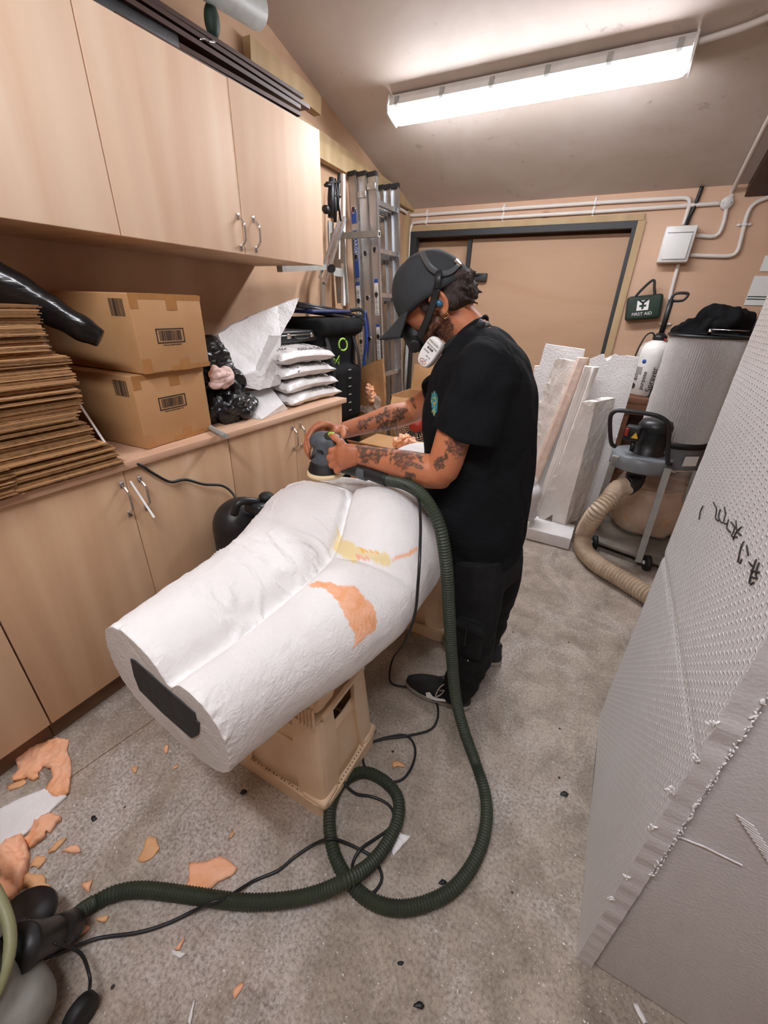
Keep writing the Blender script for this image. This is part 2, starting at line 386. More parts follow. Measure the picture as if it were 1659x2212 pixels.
# ---------------------------------------------------------------- the room
XL, XR, YB, YF = -1.99, 2.3, 3.99, -2.3
SL, ZE, YR = 0.29, 2.16, 0.85
ZR = ZE+SL*(YB-YR)
def zc(y): return ZE+SL*(YB-y) if y > YR else ZR-SL*(YR-y)
def panel(name, mat, pts, d): return struct(B().prism(pts, d).done(name, mat, keep=True))
panel('floor', 'concrete', [(XL-.1, YF-.1, 0), (XR+.1, YF-.1, 0), (XR+.1, YB+.4, 0), (XL-.1, YB+.4, 0)], (0, 0, -.1))
panel('wall_left', 'ply_wall', [(XL, YF, 0), (XL, YB, 0), (XL, YB, ZE), (XL, YR, ZR), (XL, YF, zc(YF))], (-.08, 0, 0))
panel('wall_right', 'ply_wall', [(XR, YF, 0), (XR, YB, 0), (XR, YB, ZE), (XR, YR, ZR), (XR, YF, zc(YF))], (.08, 0, 0))
panel('wall_front', 'ply_back', [(XL, YF, 0), (XR, YF, 0), (XR, YF, zc(YF)), (XL, YF, zc(YF))], (0, -.08, 0))
# back wall with its wide doorway
DX0, DX1, DZ = -1.97, -0.15, 1.99
bk = B().prism([(XL, YB, ZE), (XL, YB, DZ), (XR, YB, DZ), (XR, YB, ZE)], (0, .08, 0))
bk.prism([(DX1, YB, 0), (XR, YB, 0), (XR, YB, DZ), (DX1, YB, DZ)], (0, .08, 0))
struct(bk.done('wall_back', 'ply_back', keep=True))
cl = B().prism([(XL, YB+.1, ZE-.03), (XR, YB+.1, ZE-.03), (XR, YR, ZR), (XL, YR, ZR)], (0, 0, .06))
cl.prism([(XL, YR, ZR), (XR, YR, ZR), (XR, YF-.1, zc(YF)), (XL, YF-.1, zc(YF))], (0, 0, .06))
struct(cl.done('ceiling', 'ceiling_board', keep=True))
# doorway: dark steel frame, boarded sliding door, timber architrave
t = B()
t.box(((DX0+DX1)/2, YB-.006, DZ+.022), (DX1-DX0+.07, .026, .04)); t.box((DX1+.026, YB-.006, DZ/2), (.05, .026, DZ)); 
struct(t.done('trim_1', 'pine', keep=True))
t = B(); t.box(((DX0+DX1)/2, YB+.01, DZ-.02), (DX1-DX0, .06, .045)); t.box((DX1-.014, YB+.01, DZ/2-.02), (.026, .06, DZ-.04)); t.box((DX0+.04, YB+.01, DZ/2-.02), (.09, .06, DZ-.04))
struct(t.done('door_1', 'black_frame', keep=True))
d = B().box(((-1.40+DX1)/2, YB+.10, .96), (DX1+1.42, .03, 1.94)); struct(d.done('door_2', 'ply_shutter', keep=True))
d = B().box((-1.66, YB+.15, .96), (.56, .03, 1.94)); struct(d.done('door_3', 'ply_wall', keep=True))
d = B().box((-1.41, YB+.08, .96), (.035, .05, 1.94)); struct(d.done('trim_2', 'black_frame', keep=True))
struct(B().box(((DX0+DX1)/2, YB+.30, 1.0), (2.2, .04, 2.2)).done('wall_beyond', 'ply_wall', keep=True))
# timber rails and battens on the gable wall
t = B(); t.bar((XL+.02, 2.15, 2.325), (XL+.02, 3.86, 2.20), .04, .10); struct(t.done('trim_3', 'pine', keep=True))
t = B(); t.bar((XL+.035, 2.05, 2.26), (XL+.035, YB, 2.185), .05, .085); t.bar((XL+.02, 3.95, .0), (XL+.02, 3.95, 2.14), .04, .06, (0, 1, 0)); struct(t.done('trim_4', 'pine', keep=True))
t = B(); t.bar((XL+.03, 2.10, zc(2.10)-.22), (XL+.03, 2.66, zc(2.66)-.10), .05, .09); struct(t.done('trim_5', 'pine', keep=True))
t = B(); a0_, a1_ = atz(150, 1681, .0), atz(345, 1545, .0); t.bar((a0_.x, a0_.y, .0005), (a1_.x, a1_.y, .0005), .003, .001); struct(t.done('trim_7', 'plinth_dark', keep=True))
# rafter at the right of the ceiling
t = B(); t.bar((.50, YB, ZE-.035), (.50, YR, ZR-.035), .15, .07); struct(t.done('trim_6', 'dark_board', keep=True))
# ---------------------------------------------------------------- batten lights
def batten(x0, x1, y, slope, label, nclip=6):
    z = zc(y)-.012; r = thing('batten_light', label, 'light', ((x0+x1)/2, y, z), 'ceiling batten lights')
    t_ = math.atan(slope); R = Matrix.Rotation(t_, 3, 'X'); nd = R @ V(0, 0, -1); c = V((x0+x1)/2, y, z)
    L = x1-x0
    def sec(prof, x): return [c+V(x, 0, 0)+(R @ V(0, a, 0))+nd*b for a, b in prof]
    tray = [(-.055, 0), (.055, 0), (.068, .03), (.071, .062), (.066, .062), (.066, .046), (-.066, .046), (-.066, .062), (-.071, .062), (-.068, .03)]
    B().rings([sec(tray, -L/2), sec(tray, L/2)], sm=False).done('housing', 'white_plastic', r)
    dif = [(-.062, .047), (.062, .047), (.064, .06), (.056, .088), (.035, .102), (-.035, .102), (-.056, .088), (-.064, .06)]
    rs = []
    for x, s in ((-L/2, .72), (-L/2+.012, .93), (-L/2+.03, 1), (L/2-.03, 1), (L/2-.012, .93), (L/2, .72)):
        rs.append(sec([(a*s, .047+(b-.047)*s) for a, b in dif], x))
    B().rings(rs, sm=False).done('diffuser', 'lamp_diffuser', r)
    for s_ in (-1, 1):
        e = [(-.070, .004), (.070, .004), (.072, .060), (.060, .092), (-.060, .092), (-.072, .060)]; B().prism(sec(e, s_*(L/2+.004)), (s_*.008, 0, 0)).done('end_plate', 'white_plastic', r)
    for i in range(nclip):
        x = -L/2+.05+(L-.1)*i/(nclip-1)
        for sgn in (-1, 1):
            B().prism(sec([(sgn*.069, .022), (sgn*.077, .025), (sgn*.077, .064), (sgn*.065, .072), (sgn*.071, .055)], x-.012), (.024, 0, 0)).done('clip', 'grey_frame', r)
    return r
batten(-1.55, -.065, 2.875, -SL, 'long white batten tube light glowing on the sloped ceiling above the worker')
batten(-1.1, .4, -.30, SL, 'second batten tube light on the ceiling behind the viewer')
# ---------------------------------------------------------------- left-hand cabinets
def handle(name, p, parent, L=.105, nrm=(1, 0, 0)):
    h = B(); n = Vector(nrm); z = V(0, 0, 1); p = Vector(p)
    pts = [p+z*L/2+n*.002, p+z*(L/2-.004)+n*.012, p+z*(L/2-.018)+n*.026, p+z*(L/4)+n*.030, p-z*(L/4)+n*.030, p-z*(L/2-.018)+n*.026, p-z*(L/2-.004)+n*.012, p-z*L/2+n*.002]
    h.tube(crs(pts, .006), .0042, 8)
    for s in (-1, 1): h.box(p+z*s*(L/2+.004)+n*.002, (.004, .014, .022), bev=.001)
    o = h.done(name, 'chrome', parent); o['label'] = 'bent steel pull handle'; return o
XU = -1.505
def upper_unit(y0, ym, y1, label, hy=()):
    r = thing('wall_cabinet', label, 'cabinet', ((XL+XU)/2, (y0+y1)/2, 1.575), 'plywood wall cabinets')
    b = B(); xw = XL+.004; xf = XU-.02; t_ = .018
    b.box(((xw+xf)/2, (y0+y1)/2, 1.585), (xf-xw, y1-y0, t_)); b.box(((xw+xf)/2, (y0+y1)/2, 2.108), (xf-xw, y1-y0, t_))
    b.box(((xw+xf)/2, y0+t_/2, 1.847), (xf-xw, t_, .54)); b.box(((xw+xf)/2, y1-t_/2, 1.847), (xf-xw, t_, .54)); b.box((xw+.005, (y0+y1)/2, 1.847), (.01, y1-y0, .54))
    b.done('carcass', 'ply_lower', r)
    for a, c in ((y0, ym), (ym, y1)):
        last = abs(c-y1) < 1e-6 and y1 > 2
        d = B().box((XU-.009+(.004 if last else 0), (a+c)/2, 1.846), (.018, c-a-.003, .546), bev=.0012).done('door', 'ply_door', r)
        if a in hy: handle('handle', (XU+.001+(.004 if last else 0), a+.058, 1.65), d, .10)
        if c in hy: handle('handle', (XU+.001, c-.022, 1.648), d, .10)
    return r
upper_unit(.97, 1.50, 2.045, 'pale plywood wall cabinet with two doors, nearest the ladder', (1.50,))
upper_unit(-.10, .43, .968, 'pale plywood wall cabinet cut off by the top left edge of the photo', (.43,))
XD = -1.40
def base_unit(y0, ym, y1, label, hs=True):
    r = thing('base_cabinet', label, 'cabinet', ((XL+XD)/2, (y0+y1)/2, 0), 'plywood base cabinets')
    b = B(); xw = XL+.006; xf = XD-.02
    for y in (y0+.009, y1-.009): b.box(((xw+xf)/2, y, .485), (xf-xw, .018, .77))
    b.box(((xw+xf)/2, (y0+y1)/2, .109), (xf-xw, y1-y0-.036, .018)); b.box((xw+.005, (y0+y1)/2, .485), (.01, y1-y0-.036, .77))
    b.done('carcass', 'ply_lower', r)
    B().box((XD-.05, (y0+y1)/2, .05), (.018, y1-y0, .10)).done('plinth', 'plinth_dark', r)
    for a, c, hy in ((y0, ym, -1), (ym, y1, 1)):
        d = B().box((XD-.009, (a+c)/2, .483), (.018, c-a-.003, .772), bev=.0012).done('door', 'ply_lower', r)
        if hs: handle('handle', (XD+.001, ym+(hy*.045 if hy > 0 else -.018), .77), d, .105)
    return r
base_unit(.28, .726, 1.182, 'plywood base cabinet under the cardboard stack with two pull handles')
base_unit(1.184, 1.612, 2.045, 'plywood base cabinet under the white wood-chip bags, furthest from the viewer')
base_unit(-.62, -.17, .278, 'plywood base cabinet at the bottom left edge of the photo')
w = B().box(((XL+.003-1.385)/2, .70, .8865), (-1.385-XL-.003, 2.75, .027), bev=.002)
tag(w.done('worktop', 'worktop_wood'), 'long pale plywood worktop running over the base cabinets', 'worktop')
def pj(p):
    d = Vector(p)-CO; z = d.dot(CF); return (FPX*d.dot(CR)/z+W/2, -FPX*d.dot(CU)/z+H/2)
def inside(x, y, poly):
    r = False; n = len(poly)
    for i in range(n):
        x1, y1 = poly[i]; x2, y2 = poly[i-1]
        if (y1 > y) != (y2 > y) and x < (x2-x1)*(y-y1)/(y2-y1)+x1: r = not r
    return r
def table(tab, v):
    if v <= tab[0][0]: return list(tab[0][1:])
    for i in range(len(tab)-1):
        if v <= tab[i+1][0]:
            a, b = tab[i], tab[i+1]; t = (v-a[0])/(b[0]-a[0])
            p = tab[max(i-1, 0)]; q = tab[min(i+2, len(tab)-1)]; o = []
            for k in range(1, len(a)):
                ma = (b[k]-p[k])/max(1e-6, b[0]-p[0])*(b[0]-a[0]); mb = (q[k]-a[k])/max(1e-6, q[0]-a[0])*(b[0]-a[0])
                t2, t3 = t*t, t*t*t; o.append((2*t3-3*t2+1)*a[k]+(t3-2*t2+t)*ma+(-2*t3+3*t2)*b[k]+(t3-t2)*mb)
            return o
    return list(tab[-1][1:])
# ---------------------------------------------------------------- the polystyrene figure on its crates
#        y     cx    hw    zb    zt    tilt
FIG = [(.30, -.655, .172, .535, .795, .26), (.45, -.655, .205, .525, .795, .20), (.62, -.640, .248, .522, .795, .14), (.78, -.645, .295, .522, .800, .08),
       (.90, -.662, .322, .522, .832, .03), (1.02, -.672, .335, .522, .845, 0), (1.15, -.690, .318, .522, .800, 0), (1.22, -.695, .300, .522, .812, 0), (1.30, -.715, .285, .522, .775, 0),
       (1.45, -.690, .235, .522, .750, 0), (1.60, -.68, .225, .522, .79, 0), (1.74, -.675, .225, .525, .82, 0), (1.84, -.67, .19, .55, .80, 0), (1.88, -.67, .14, .60, .76, 0)]
def crease_x(y): return table([(.3, -.622), (.5, -.605), (.7, -.600), (.84, -.606), (.95, -.640), (1.07, -.680), (1.4, -.69), (2.1, -.69)], y)[0]
def fig_pt(y, th):
    cx, hw, zb, zt, tl = table(FIG, y); c, s_ = math.cos(th), math.sin(th); zm = zb+(zt-zb)*.48
    e = 2/2.5; ux = math.copysign(abs(c)**e, c); uz = math.copysign(abs(s_)**e, s_)
    x = cx+hw*ux; z = zm+(zt-zm if s_ > 0 else zm-zb)*uz
    w = max(0, s_)**.5; xc = crease_x(y); dx = x-xc
    fade = 1 if y < 1.10 else max(0, 1-(y-1.10)/.12)
    bt = math.exp(-((y-.98)/.15)**2); z -= w*(.030*math.exp(-(dx/.022)**2)*(1-bt)+.060*bt*math.exp(-(dx/.011)**2)+.034*math.exp(-(dx/.070)**2)*(1-.75*bt))*fade
    b = 0
    for sx in (-1, 1):
        bx, by = xc+sx*.150, .985; ry = (y-by)/(.115 if y < by else .155); rx = (x-bx)/.150
        q = ry*ry+rx*rx; b += (.022 if sx < 0 else .060)*math.exp(-q*q*.55-q*.35)
    z += w*b
    fold = .80+.12*min(1, abs(dx)/.30)**2*0.6
    if dx > -.02: z -= w*.016*math.exp(-((y-fold)/.014)**2)*min(1, abs(dx)/.05)
    else: z -= w*.008*math.exp(-((y-fold)/.03)**2)
    z -= (x-cx)*tl
    return Vector((x, y, z))
def sc(pts, ox, oy, k): return [(ox+a/k, oy+b/k) for a, b in pts]
P_OR = sc([(965, 590), (1010, 575), (1060, 572), (1110, 590), (1150, 595), (1190, 600), (1215, 650), (1250, 680), (1268, 720), (1265, 790), (1200, 850), (1165, 890), (1175, 860), (1165, 800), (1130, 720), (1090, 650), (1050, 610), (1000, 597)], 200, 980, 2.07375)
P_YE = sc([(470, 860), (500, 920), (540, 960), (620, 1000), (700, 1040), (800, 1090), (900, 1100), (980, 1100), (1050, 1150), (1080, 1190), (1045, 1230), (1040, 1270), (960, 1265), (870, 1205), (700, 1190), (660, 1215), (560, 1170), (410, 1085), (430, 1010)], 640, 980, 5.184)
P_O2 = [sc([(675, 1140), (760, 1145), (840, 1160), (875, 1205), (700, 1192)], 640, 980, 5.184), sc([(1060, 1185), (1180, 1140), (1360, 1040), (1365, 1080), (1230, 1155), (1090, 1205)], 640, 980, 5.184)]
P_AM = sc([(690, 1050), (740, 1035), (830, 1080), (930, 1098), (890, 1120), (740, 1100)], 640, 980, 5.184)
def figure():
    NY, NT = 340, 300; b = B(); rs = []; meta = []
    for i in range(NY+1):
        y = .30+1.58*i/NY; ring = []
        for j in range(NT):
            th = 2*PI*j/NT; p = fig_pt(y, th); c = Vector((FC[0], y, .66))
            nrm = (p-c).normalized(); q = p*1.0
            wr = abs(noise.noise(q*Vector((14, 22, 14)) if False else Vector((q.x*14+q.y*9, q.y*17-q.x*6, q.z*14))))
            d = .0034*noise.noise(q*9)+.0014*noise.noise(q*30)+.0006*noise.noise(q*90)
            if p.x < crease_x(y)+.02 and .45 < y < 1.2: d += .0055*max(0, .14-wr)*14*max(0, noise.noise(q*4+Vector((3, 1, 2)))+.40)
            k = (1 if 0 < i else 0); e = .004*noise.noise(q*60) if i < 4 else 0
            ring.append(p+nrm*(d+e))
        rs.append(ring)
    b.rings(rs, cap=False)
    bm = b.bm; bm.verts.ensure_lookup_table()
    # cut end: a slightly rough flat face
    first = [bm.verts[j] for j in range(NT)]; cen = sum((v.co for v in first), Vector())/NT; b.m(1); prev = first
    for k in (.75, .5, .25):
        cur = [bm.verts.new(cen.lerp(first[j].co, k)+Vector((0, .0012*noise.noise(first[j].co*30*k), 0))) for j in range(NT)]
        for j in range(NT): b._f([prev[j], cur[j], cur[(j+1) % NT], prev[(j+1) % NT]])
        prev = cur
    cv = bm.verts.new(cen)
    for j in range(NT): b._f([prev[j], cv, prev[(j+1) % NT]])
    bm.verts.ensure_lookup_table(); last = [bm.verts[NY*NT+j] for j in range(NT)]; ce = sum((v.co for v in last), Vector())/NT+Vector((0, .03, 0)); cv = bm.verts.new(ce); b.m(0)
    for j in range(NT): b._f([last[j], last[(j+1) % NT], cv], True)
    r = thing('torso_sculpture', 'large white carved polystyrene lower torso lying face down on two tan crates', 'sculpture', (-.69, 1.1, .52))
    o = b.done('carved_body', ['figure_foam', 'cut_foam'], r)
    at = o.data.color_attributes.new('patch', 'FLOAT_COLOR', 'POINT'); off = r.location
    for k, v in enumerate(o.data.vertices):
        p = v.co+off; col = [0, 0, 0, 1]
        if p.y < 1.3 and p.z > .54:
            x, y = pj(p); n1 = noise.noise(p*40)*5+noise.noise(p*90)*2; n2 = noise.noise(p*40+Vector((9, 9, 9)))*5+noise.noise(p*90+Vector((5, 0, 0)))*2
            X_, Y_ = x+n1, y+n2
            if 640 < x < 930 and 1130 < y < 1440:
                if inside(X_, Y_, P_OR): col[0] = 1
                if inside(X_, Y_, P_YE): col[1] = 1
                if inside(X_, Y_, P_AM): col[2] = 1; col[1] = 0
                for q in P_O2:
                    if inside(X_, Y_, q): col[0] = 1; col[1] = 0
        at.data[k].color = col
    # black core board showing in the cut end
    yk = .30; pts = [aty(px, py, yk-.0025) for px, py in ((281, 1424), (290, 1427), (340, 1472), (384, 1510), (420, 1541), (423, 1556), (430, 1562), (428, 1588), (413, 1595), (350, 1540), (301, 1491), (289, 1460))]
    B().prism(pts, (0, .012, 0)).done('core_board', 'core_black', r)['label'] = 'black core board end'
    return r
FC = (-.68, 0)
def fig_mats():
    for nm, c1, c2 in (('figure_foam', '#f1efee', '#e8e5e4'), ('cut_foam', '#dcd9d6', '#cfcac6')):
        m, nt, b = newmat(nm); co = coords(nt)
        n = noise_t(nt, co, 5, 5); a = ramp(nt, n, [(.35, C(c1)), (.65, C(c2))])
        if nm == 'figure_foam':
            at = N(nt, 'ShaderNodeAttribute', attribute_name='patch'); sp = N(nt, 'ShaderNodeSeparateColor'); nt.links.new(at.outputs[0], sp.inputs[0])
            on = noise_t(nt, co, 30, 5, .7)
            oc = ramp(nt, on, [(.35, C('#eda672')), (.6, C('#f6bb9a'))])
            a = mixc(nt, sp.outputs[1], a, C('#ecd9a4')); a = mixc(nt, sp.outputs[2], a, C('#efbf55')); a = mixc(nt, sp.outputs[0], a, oc)
        nt.links.new(a, b.inputs['Base Color']); b.inputs['Roughness'].default_value = .5
        vo = N(nt, 'ShaderNodeTexVoronoi'); vo.inputs['Scale'].default_value = 130; nt.links.new(co, vo.inputs['Vector'])
        n2 = noise_t(nt, co, 30, 6, .66, 1.2); s = N(nt, 'ShaderNodeMath', operation='MULTIPLY_ADD'); s.inputs[1].default_value = .35
        nt.links.new(vo.outputs[0], s.inputs[0]); nt.links.new(n2, s.inputs[2]); bump(nt, b, s.outputs[0], .5 if nm == 'figure_foam' else .3, .006)
    plain('core_black', '#242627', .7, c2='#33373a', nscale=30, bmp=.5, bscale=60)
    # dimpled polystyrene board: rows of short dashes pressed into the sheet
    m, nt, b = newmat('dimpled_foam'); b.inputs['Base Color'].default_value = C('#efeeee'); b.inputs['Roughness'].default_value = .35
    tc = N(nt, 'ShaderNodeTexCoord'); mp = N(nt, 'ShaderNodeMapping'); mp.inputs['Rotation'].default_value = (0, -PI/2, 0); nt.links.new(tc.outputs['Object'], mp.inputs[0])
    cmb = N(nt, 'ShaderNodeSeparateXYZ'); nt.links.new(tc.outputs['Object'], cmb.inputs[0]); c2 = N(nt, 'ShaderNodeCombineXYZ')
    nt.links.new(cmb.outputs[2], c2.inputs[0]); nt.links.new(cmb.outputs[1], c2.inputs[1])
    bt = N(nt, 'ShaderNodeTexBrick'); bt.inputs['Scale'].default_value = 1; bt.inputs['Brick Width'].default_value = .022; bt.inputs['Row Height'].default_value = .0115
    bt.inputs['Mortar Size'].default_value = .0028; bt.inputs['Mortar Smooth'].default_value = .6; nt.links.new(c2.outputs[0], bt.inputs['Vector'])
    bump(nt, b, bt.outputs['Fac'], .8, .008); b.inputs['Roughness'].default_value = .3
    m, nt, b = newmat('smooth_foam'); b.inputs['Roughness'].default_value = .45; co = coords(nt)
    vo = N(nt, 'ShaderNodeTexVoronoi'); vo.inputs['Scale'].default_value = 160; nt.links.new(co, vo.inputs['Vector']); n = noise_t(nt, co, 3, 5)
    nt.links.new(ramp(nt, n, [(.3, C('#cfcdce')), (.7, C('#c5c2c2'))]), b.inputs['Base Color']); bump(nt, b, vo.outputs[0], .25, .002)
fig_mats(); figure()
# ---------------------------------------------------------------- crates
def crate(cx, cy, z0, hx, hy, zb, zt, flip, label, top=True):
    """stacking crate: a wide rim, tapering corner posts, recessed side panels, a tray floor"""
    r = thing('plastic_crate', label, 'crate', (cx, cy, z0), 'tan stacking crates under the sculpture')
    def corner_ring(sx, sy, k): return 0
    lo, hi = (1.0, .86) if flip else (.90, 1.0); hgt = zt-zb
    def rect(k, z, rad=.035, n=5):
        X_, Y_ = hx*k, hy*k; out = []
        for qx, qy, a0 in ((1, 1, 0), (-1, 1, 90), (-1, -1, 180), (1, -1, 270)):
            for i in range(n+1):
                a = math.radians(a0+90*i/n); out.append(Vector((cx+qx*(X_-rad)+rad*math.cos(a), cy+qy*(Y_-rad)+rad*math.sin(a), z)))
        return out
    zr = (zb, zb+.055) if flip else (zt-.05, zt)
    # rim: hollow band
    b = B(); K = 1.0
    for (k1, k2) in (((K, K-.11)),):
        o1, o2, i1, i2 = [rect(k1, zr[0]), rect(k1, zr[1]), rect(k2, zr[1]), rect(k2, zr[0])]
        b.rings([o1, o2, i2 if False else rect(k2, zr[1]), rect(k2, zr[0])], closed=True, sm=False)
    # scallop feet at the corners
    for sx in (-1, 1):
        for sy in (-1, 1):
            b.box((cx+sx*(hx-.045), cy+sy*(hy-.04), zr[0] if not flip else zr[1]), (.085, .075, .03), bev=.008)
    b.done('rim', 'crate_tan', r)
    h = B()
    if flip or top:
        zz = zr[1]+.0005
        for k in range(-5, 6):
            for d in (-.006, .006):
                for sy in (-1, 1): h.cyl((cx+k*hx*.16+d, cy+sy*(hy*.945), zz-.004), (cx+k*hx*.16+d, cy+sy*(hy*.945), zz), .0022, n=6)
                for sx in (-1, 1): h.cyl((cx+sx*hx*.955, cy+k*hy*.16+d, zz-.004), (cx+sx*hx*.955, cy+k*hy*.16+d, zz), .0022, n=6)
        h.done('drain_holes', 'print_ink', r)['kind'] = 'stuff'
    for sx in (-1, 1):
        for sy in (-1, 1):
            p = B(); rs = []
            for i in range(7):
                t = i/6; z = zb+.02+(hgt-.04)*t; k = lo+(hi-lo)*t; k *= .965
                X_, Y_ = cx+sx*hx*k, cy+sy*hy*k; w = .085+.012*math.sin(PI*t); rad = .03
                pts = [(0, 0)]; out = []
                for a, d in ((0, w), (0, rad), (.35, .35), (1, 0)):
                    pass
                prof = [(-w, 0), (-rad, 0), (-rad*.45, -rad*.12), (-rad*.12, -rad*.45), (0, -rad), (0, -w*.9), (-.014, -w*.9), (-.014, -rad-.008), (-rad-.008, -.014), (-w, -.014)]
                rs.append([Vector((X_+sx*a, Y_+sy*c_, z)) for a, c_ in prof])
            p.rings(rs, sm=False)
            if not flip:
                for q in range(5):
                    a = -.012-.012*q; zz0 = zt-.15; p.box((cx+sx*(hx*.955+a), cy+sy*(hy*.972), zz0+.04), (.005, .008, .085), bev=.002)
            p.done('corner_post', 'crate_tan', r)
    kk = ((lo+hi)/2)*.80
    for ax, s_ in (('x', 1), ('x', -1), ('y', 1), ('y', -1)):
        p = B(); z1, z2 = zb+.02, zt-.03
        if ax == 'y':
            L = hx*kk; yy0 = cy+s_*hy*lo*.86; yy1 = cy+s_*hy*hi*.86
            p.grid(lambda u, v: (cx+(-1+2*u)*L, yy0+(yy1-yy0)*v+s_*.012*math.cos(PI*(u-.5)), z1+(z2-z1)*(.12+.88*v)), 10, 6, .004)
            p.box((cx, cy+s_*hy*hi*.93, z2-.035), (L*2, .012, .014)); p.box((cx, cy+s_*hy*((lo+hi)/2)*.9, (z1+z2)/2+.07), (L*2, .010, .012))
        else:
            L = hy*kk; x0 = cx+s_*hx*lo*.86; x1 = cx+s_*hx*hi*.86
            p.grid(lambda u, v: (x0+(x1-x0)*v+s_*.012*math.cos(PI*(u-.5)), cy+(-1+2*u)*L, z1+(z2-z1)*(.12+.68*v)), 10, 6, .004)
            p.box((cx+s_*hx*hi*.93, cy, z2-.10), (.012, L*2, .014))
        p.done('side_panel', 'crate_tan', r)
    zf = zt-.012 if flip else zb+.03
    B().box((cx, cy, zf), (hx*2*(hi if flip else lo)*.93, hy*2*(hi if flip else lo)*.93, .006)).done('crate_floor', 'crate_tan', r)
    return r
crate(-.652, .695, 0, .200, .158, 0, .385, True, 'tan plastic crate standing upside down on the floor under the near end of the sculpture')
crate(-.640, .690, .389, .172, .138, .389, .521, False, 'shallow tan plastic crate stacked on top, directly under the thighs of the sculpture')
crate(-.615, 1.565, 0, .200, .158, 0, .385, True, 'tan plastic crate upside down on the floor under the waist, beside the worker')
crate(-.615, 1.565, .389, .172, .138, .389, .521, False, 'shallow tan plastic crate stacked on top of the far crate, beside the worker')
# ---------------------------------------------------------------- big polystyrene block on the right
def block():
    y0, y1, zt = .598, 1.352, 1.93; x0, x1, x2 = .25, .282, .86
    r = thing('polystyrene_sheet', 'white dimpled polystyrene sheet with black pen scribbles, standing on the right', 'polystyrene sheet', (.266, .97, 0))
    b = B()
    def yy(z, back): return (y1 if back else y0)
    N_, M_ = 60, 24
    def fn(u, v):
        z = zt*u; y = y0+(y1-y0)*v; x = x0+.0025*noise.noise(Vector((y*3, z*3, 0)))
        g = .004*math.exp(-((z-(.778-.05*(y-.617)))/.008)**2)
        e = 0
        if v in (0, 1): e = .004*noise.noise(Vector((z*25, v*7, 1)))
        return (x+g, y+e, z)
    b.grid(fn, N_*3, M_*2, 0)
    zz = [zt*i/(N_*3) for i in range(N_*3+1)]
    # thickness of the sheet: back, sides
    b.m(1)
    for i in range(N_*3):
        for v, s_ in ((0, 1), (1, -1)):
            p = fn(i/(N_*3), v); q = fn((i+1)/(N_*3), v)
            b._f([b.bm.verts.new(c) for c in (p, q, (x1, q[1], q[2]), (x1, p[1], p[2]))])
    b._f([b.bm.verts.new(c) for c in ((x1, y0, 0), (x1, y0, zt), (x1, y1, zt), (x1, y1, 0))])
    b._f([b.bm.verts.new(c) for c in ((x0, y0, zt), (x1, y0, zt), (x1, y1, zt), (x0, y1, zt))])
    b._f([b.bm.verts.new(c) for c in ((x0, y0, 0), (x1, y0, 0), (x1, y1, 0), (x0, y1, 0))])
    o = b.done('board', ['dimpled_foam', 'smooth_foam'], r)
    # broken beads along the near edge
    random.seed(5); f = B()
    z = .45
    while z < 1.5:
        w = random.uniform(.0008, .0026)
        for k in range(2): f.ell((x1+random.uniform(-.003, .003), y0-.001, z+random.uniform(-.004, .004)), (w*random.uniform(.5, 1.2), w*.7, w*random.uniform(1, 3)), Matrix.Rotation(random.uniform(-.6, .6), 3, 'Y'), 1)
        z += random.uniform(.004, .012)
    for px, py in ((1352, 1895), (1318, 1942), (1410, 1790), (1448, 1705), (1452, 1707), (1500, 1640), (1540, 1560)):
        p = aty(px, py, y0-.002)
        for k in range(5): f.ell(p+V(random.uniform(-.005, .005), 0, random.uniform(-.008, .008)), (.002, .002, .005*random.uniform(.6, 1.6)), Matrix.Rotation(random.uniform(-1, 1), 3, 'Y'), 1)
    f.done('torn_beads', 'polystyrene', r)['kind'] = 'stuff'
    s = B(); random.seed(3)
    def stroke(pts, rr=.0014):
        q = [atx(px, py, x0-.0012) for px, py in pts]; s.tube(crs(q, .01), rr, 5)
    for a in ([(1519, 1093), (1513, 1104), (1510, 1122)], [(1541, 1085), (1548, 1100), (1545, 1118), (1552, 1125)], [(1556, 1100), (1552, 1118), (1560, 1130)], [(1565, 1095), (1567, 1115), (1562, 1128), (1572, 1132)],
              [(1574, 1122), (1570, 1140), (1578, 1150)], [(1580, 1128), (1588, 1142), (1580, 1158), (1592, 1160)], [(1590, 1125), (1592, 1146), (1600, 1156)], [(1584, 1166), (1590, 1150), (1602, 1138)],
              [(1606, 1170), (1600, 1185), (1594, 1215)], [(1598, 1218), (1602, 1208)], [(1613, 1178), (1616, 1200)], [(1618, 1214), (1624, 1222)], [(1634, 1208), (1626, 1230), (1618, 1262), (1628, 1258)], [(1640, 1215), (1632, 1240), (1636, 1250), (1624, 1246)], [(1622, 1232), (1640, 1236)]): stroke(a)
    s.done('pen_marks', 'print_ink', r)
    r2 = thing('polystyrene_block', 'huge smooth grey-white polystyrene block filling the lower right corner behind the dimpled sheet', 'polystyrene block', (.57, .97, 0))
    b = B(); b.box(((x1+.002+x2)/2, (y0+y1)/2+.004, zt/2), (x2-x1-.004, y1-y0-.008, zt), bev=.012, seg=3); b.done('block', 'smooth_foam', r2)
    c = B(); c.prism([aty(px, py, y0+.0045) for px, py in ((1436, 1796), (1520, 1829), (1604, 1870), (1604, 1872), (1520, 1831), (1436, 1798))], (0, .002, 0)); 
    for k in range(16):
        px, py = 1590+k*6, 1760+k*9
        c.prism([aty(px, py, y0+.003), aty(px+40, py+26, y0+.003), aty(px+40, py+28, y0+.003), aty(px, py+2, y0+.003)], (0, .002, 0))
    c.done('saw_marks', 'polystyrene', r2)
block()
